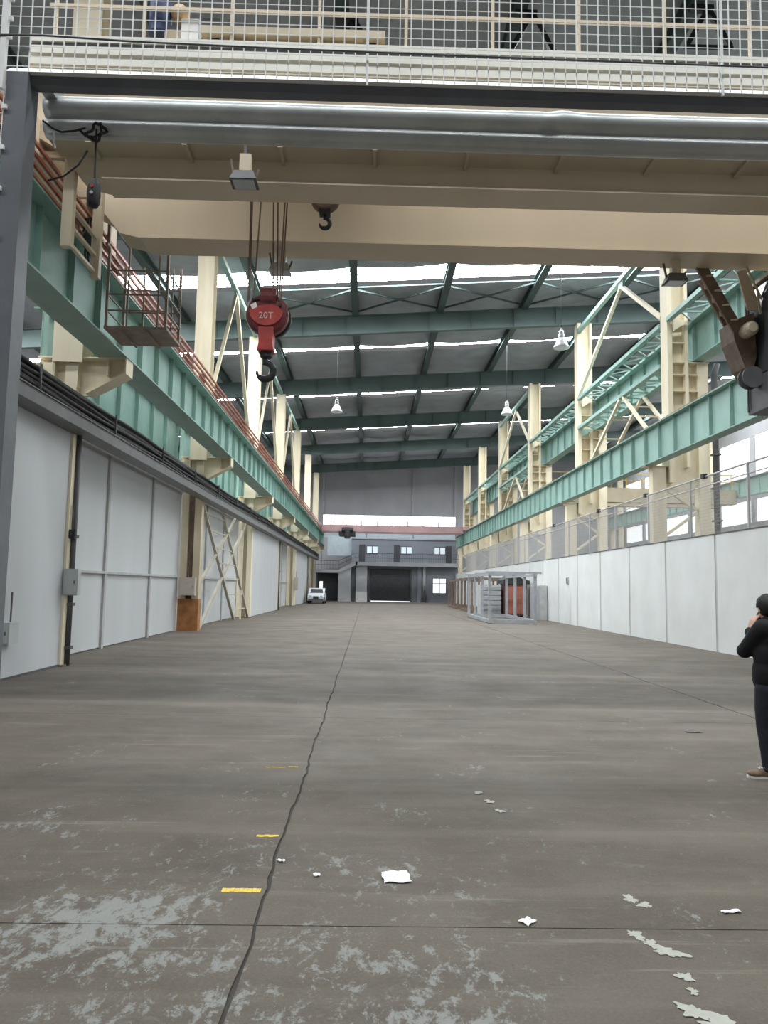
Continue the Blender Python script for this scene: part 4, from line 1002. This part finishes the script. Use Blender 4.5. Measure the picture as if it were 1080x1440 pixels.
def hand(wrist, d, side, palmn, curl):
    # palm plus five separate unequal fingers, each bent at two knuckles
    w0 = Vector(wrist); d = Vector(d).normalized(); s_ = Vector(side).normalized(); n_ = Vector(palmn).normalized(); out = []
    for o_ in (-.026, -.009, .009, .026): out.append(('limb', [tuple(w0), tuple(w0+d*.045+s_*o_), tuple(w0+d*.09+s_*o_)], [.020,.017,.013]))
    for o_, ln in ((-.029,.064), (-.0095,.077), (.0095,.072), (.029,.056)):
        b0 = w0+d*.09+s_*o_; b1 = b0+d*ln*.48+n_*curl*.25*ln; b2 = b1+d*ln*.28+n_*curl*.45*ln; b3 = b2+d*ln*.05+n_*curl*.4*ln
        out.append(('limb', [tuple(b0), tuple(b1), tuple(b2), tuple(b3)], [.0098,.0092,.0085,.0075]))
    t0 = w0+d*.03-s_*.028
    out.append(('limb', [tuple(t0), tuple(t0+d*.03-s_*.022+n_*.012), tuple(t0+d*.062-s_*.022+n_*.026)], [.014,.011,.009])); return out
parts += hand(WRI, (.30,.10,.95), (.25,-.95,0), (.85,.25,-.2), .75)
parts += hand(WRR, (.05,.15,-1), (.6,.8,.1), (-.8,.5,0), .6)
for s in (1, -1):
    parts.append(('limb', [W(.085*s,0,.84), W(.10*s,.02,.45), W(.112*s,-.02,.09)], [.085,.055,.038]))
parts.append(('ell', hc+hf*.097+Vector((0,0,-.012)), (.014,.02,.022), HX))
for s in (1, -1): parts.append(('ell', hc+hl*.079*s+Vector((0,0,-.012)), (.012,.022,.032), HX))
blob('body', parts, SKIN, per, .0065, 3)
for s in (-1, 1):
    P('eye', MB().ico(hc+hf*.083+hl*.032*s+Vector((0,0,.012)), .011, 2), DARK, per, smooth=True)
P('mouth', MB().ico(hc+hf*.088+Vector((0,0,-.055)), (.02,.02,.005), 2), mat('lip', (.4,.18,.16)), per, smooth=True)
# hair: a cap around the skull leaving the face and ears free
bm = bmesh.new(); bmesh.ops.create_uvsphere(bm, u_segments=40, v_segments=28, radius=1)
mb = MB(); idx = {}
for f in bm.faces:
    c = f.calc_center_median(); fr = c.y
    if c.z < -.72 or (fr > .42 and c.z < .38) or (fr > .02 and c.z < -.15): continue
    ids = []
    for v in f.verts:
        if v.index not in idx:
            k = 1+.018*sin(v.co.x*40+v.co.z*23)+.015*sin(v.co.y*31+v.co.z*9)
            idx[v.index] = len(mb.v); mb.v.append(tuple(hc+hl*v.co.x*.094*k+hf*(v.co.y*.108*k-.004)+Vector((0,0,.02+v.co.z*.118*k))))
        ids.append(idx[v.index])
    mb.f.append(tuple(ids))
bm.free()
hr = P('hair', mb, HAIR, per, smooth=True)
so = hr.modifiers.new('thick', 'SOLIDIFY'); so.thickness = .012
# jacket
parts = [('ell', W(0,-.01,.93), (.205,.16,.22), AX), ('ell', W(0,-.02,1.10), (.205,.158,.22), AX), ('ell', W(0,-.02,1.25), (.20,.145,.17), AX), ('ell', W(0,-.025,1.33), (.205,.12,.085), AX),
         ('limb', [W(0,-.015,1.36), W(0,-.005,1.40)], [.088,.074]), ('limb', [W(0,-.01,.86), W(0,-.01,.95)], [.172,.17]),
         ('limb', [SHL, ELB, tuple(Vector(ELB)*.10+Vector(WRI)*.90)], [.088,.074,.052]), ('limb', [SHR, ELR, tuple(Vector(ELR)*.06+Vector(WRR)*.94)], [.088,.074,.054])]
jk = blob('jacket', parts, JACK, per, .012, 5)
ring = [tuple(Vector(W(0,-.005,1.40))+lv*.07*cos(a)+fv*.072*sin(a)) for a in [2*pi*i/20 for i in range(20)]]
P('collar', MB().tube(ring, .018, 8, True), JACK, jk, smooth=True)
# jeans
parts = [('ell', W(0,-.01,.82), (.175,.14,.15), AX)]
for s in (1, -1):
    parts.append(('limb', [W(.088*s,-.005,.78), W(.095*s,.015,.60), W(.10*s,.02,.45), W(.107*s,-.005,.25), W(.113*s,-.02,.10)], [.108,.092,.076,.068,.066]))
blob('jeans', parts, JEAN, per, .012, 4)
for s in (1, -1):
    c_ = Vector(W(.113*s, -.02, .085)); P('trouser_cuff', MB().tube([tuple(c_+Vector((.058*cos(a), .058*sin(a), .006*sin(3*a)))) for a in [2*pi*i/20 for i in range(20)]], .017, 8, True), JEAN, per, smooth=True)
# shoes: the one by the raised arm splayed outwards
SOLE = mat('white_sole', (.75,.74,.70), .6)
for s in (1, -1):
    a = Vector(W(.113*s, -.02, 0)); dv = Vector((-.97, .1, 0)).normalized() if s > 0 else Vector((-.25, .97, 0)).normalized(); sd = Vector((-dv.y, dv.x, 0)); SX = (sd, dv)
    sh = blob('shoe', [('ell', a+dv*(-.02)+Vector((0,0,.055)), (.042,.055,.048), SX), ('ell', a+dv*.05+Vector((0,0,.052)), (.044,.08,.044), SX),
                       ('ell', a+dv*.125+Vector((0,0,.040)), (.046,.078,.032), SX), ('ell', a+dv*.02+Vector((0,0,.085)), (.038,.05,.035), SX)], SHOE, per, .007, 3)
    out = []
    for i in range(28):
        t_ = 2*pi*i/28; c_ = cos(t_); l_ = .064+c_*.143; w_ = sin(t_)*(.047 if c_ > -.2 else .041); q = a+dv*l_+sd*w_; out.append((q.x, q.y))
    P('sole', MB().prism(out, 0.0, .020, 'z'), SOLE, sh)
    for u in (.055, .075, .095): P('lace', MB().bar(tuple(a+dv*u-sd*.025+Vector((0,0,.098-.25*(u-.055)))), tuple(a+dv*u+sd*.025+Vector((0,0,.098-.25*(u-.055)))), .007), SOLE, sh)
# phone
t = T('phone', 'dark phone held to the ear of the person in black', 'phone', tuple(Vector(WRI)+Vector((.09,.03,.09))))
pc_ = Vector(WRI)+Vector((.098,.045,.10))
P('case', MB().bar(tuple(pc_-Vector((.035,.0,.06))), tuple(pc_+Vector((.035,.0,.06))), .07, .009, (.8,.6,0)), DARK, t)
P('screen', MB().bar(tuple(pc_-Vector((.032,.0,.055))+Vector((.006,.004,-.003))), tuple(pc_+Vector((.032,.0,.055))+Vector((.006,.004,-.003))), .062, .004, (.8,.6,0)), CHAR, t)
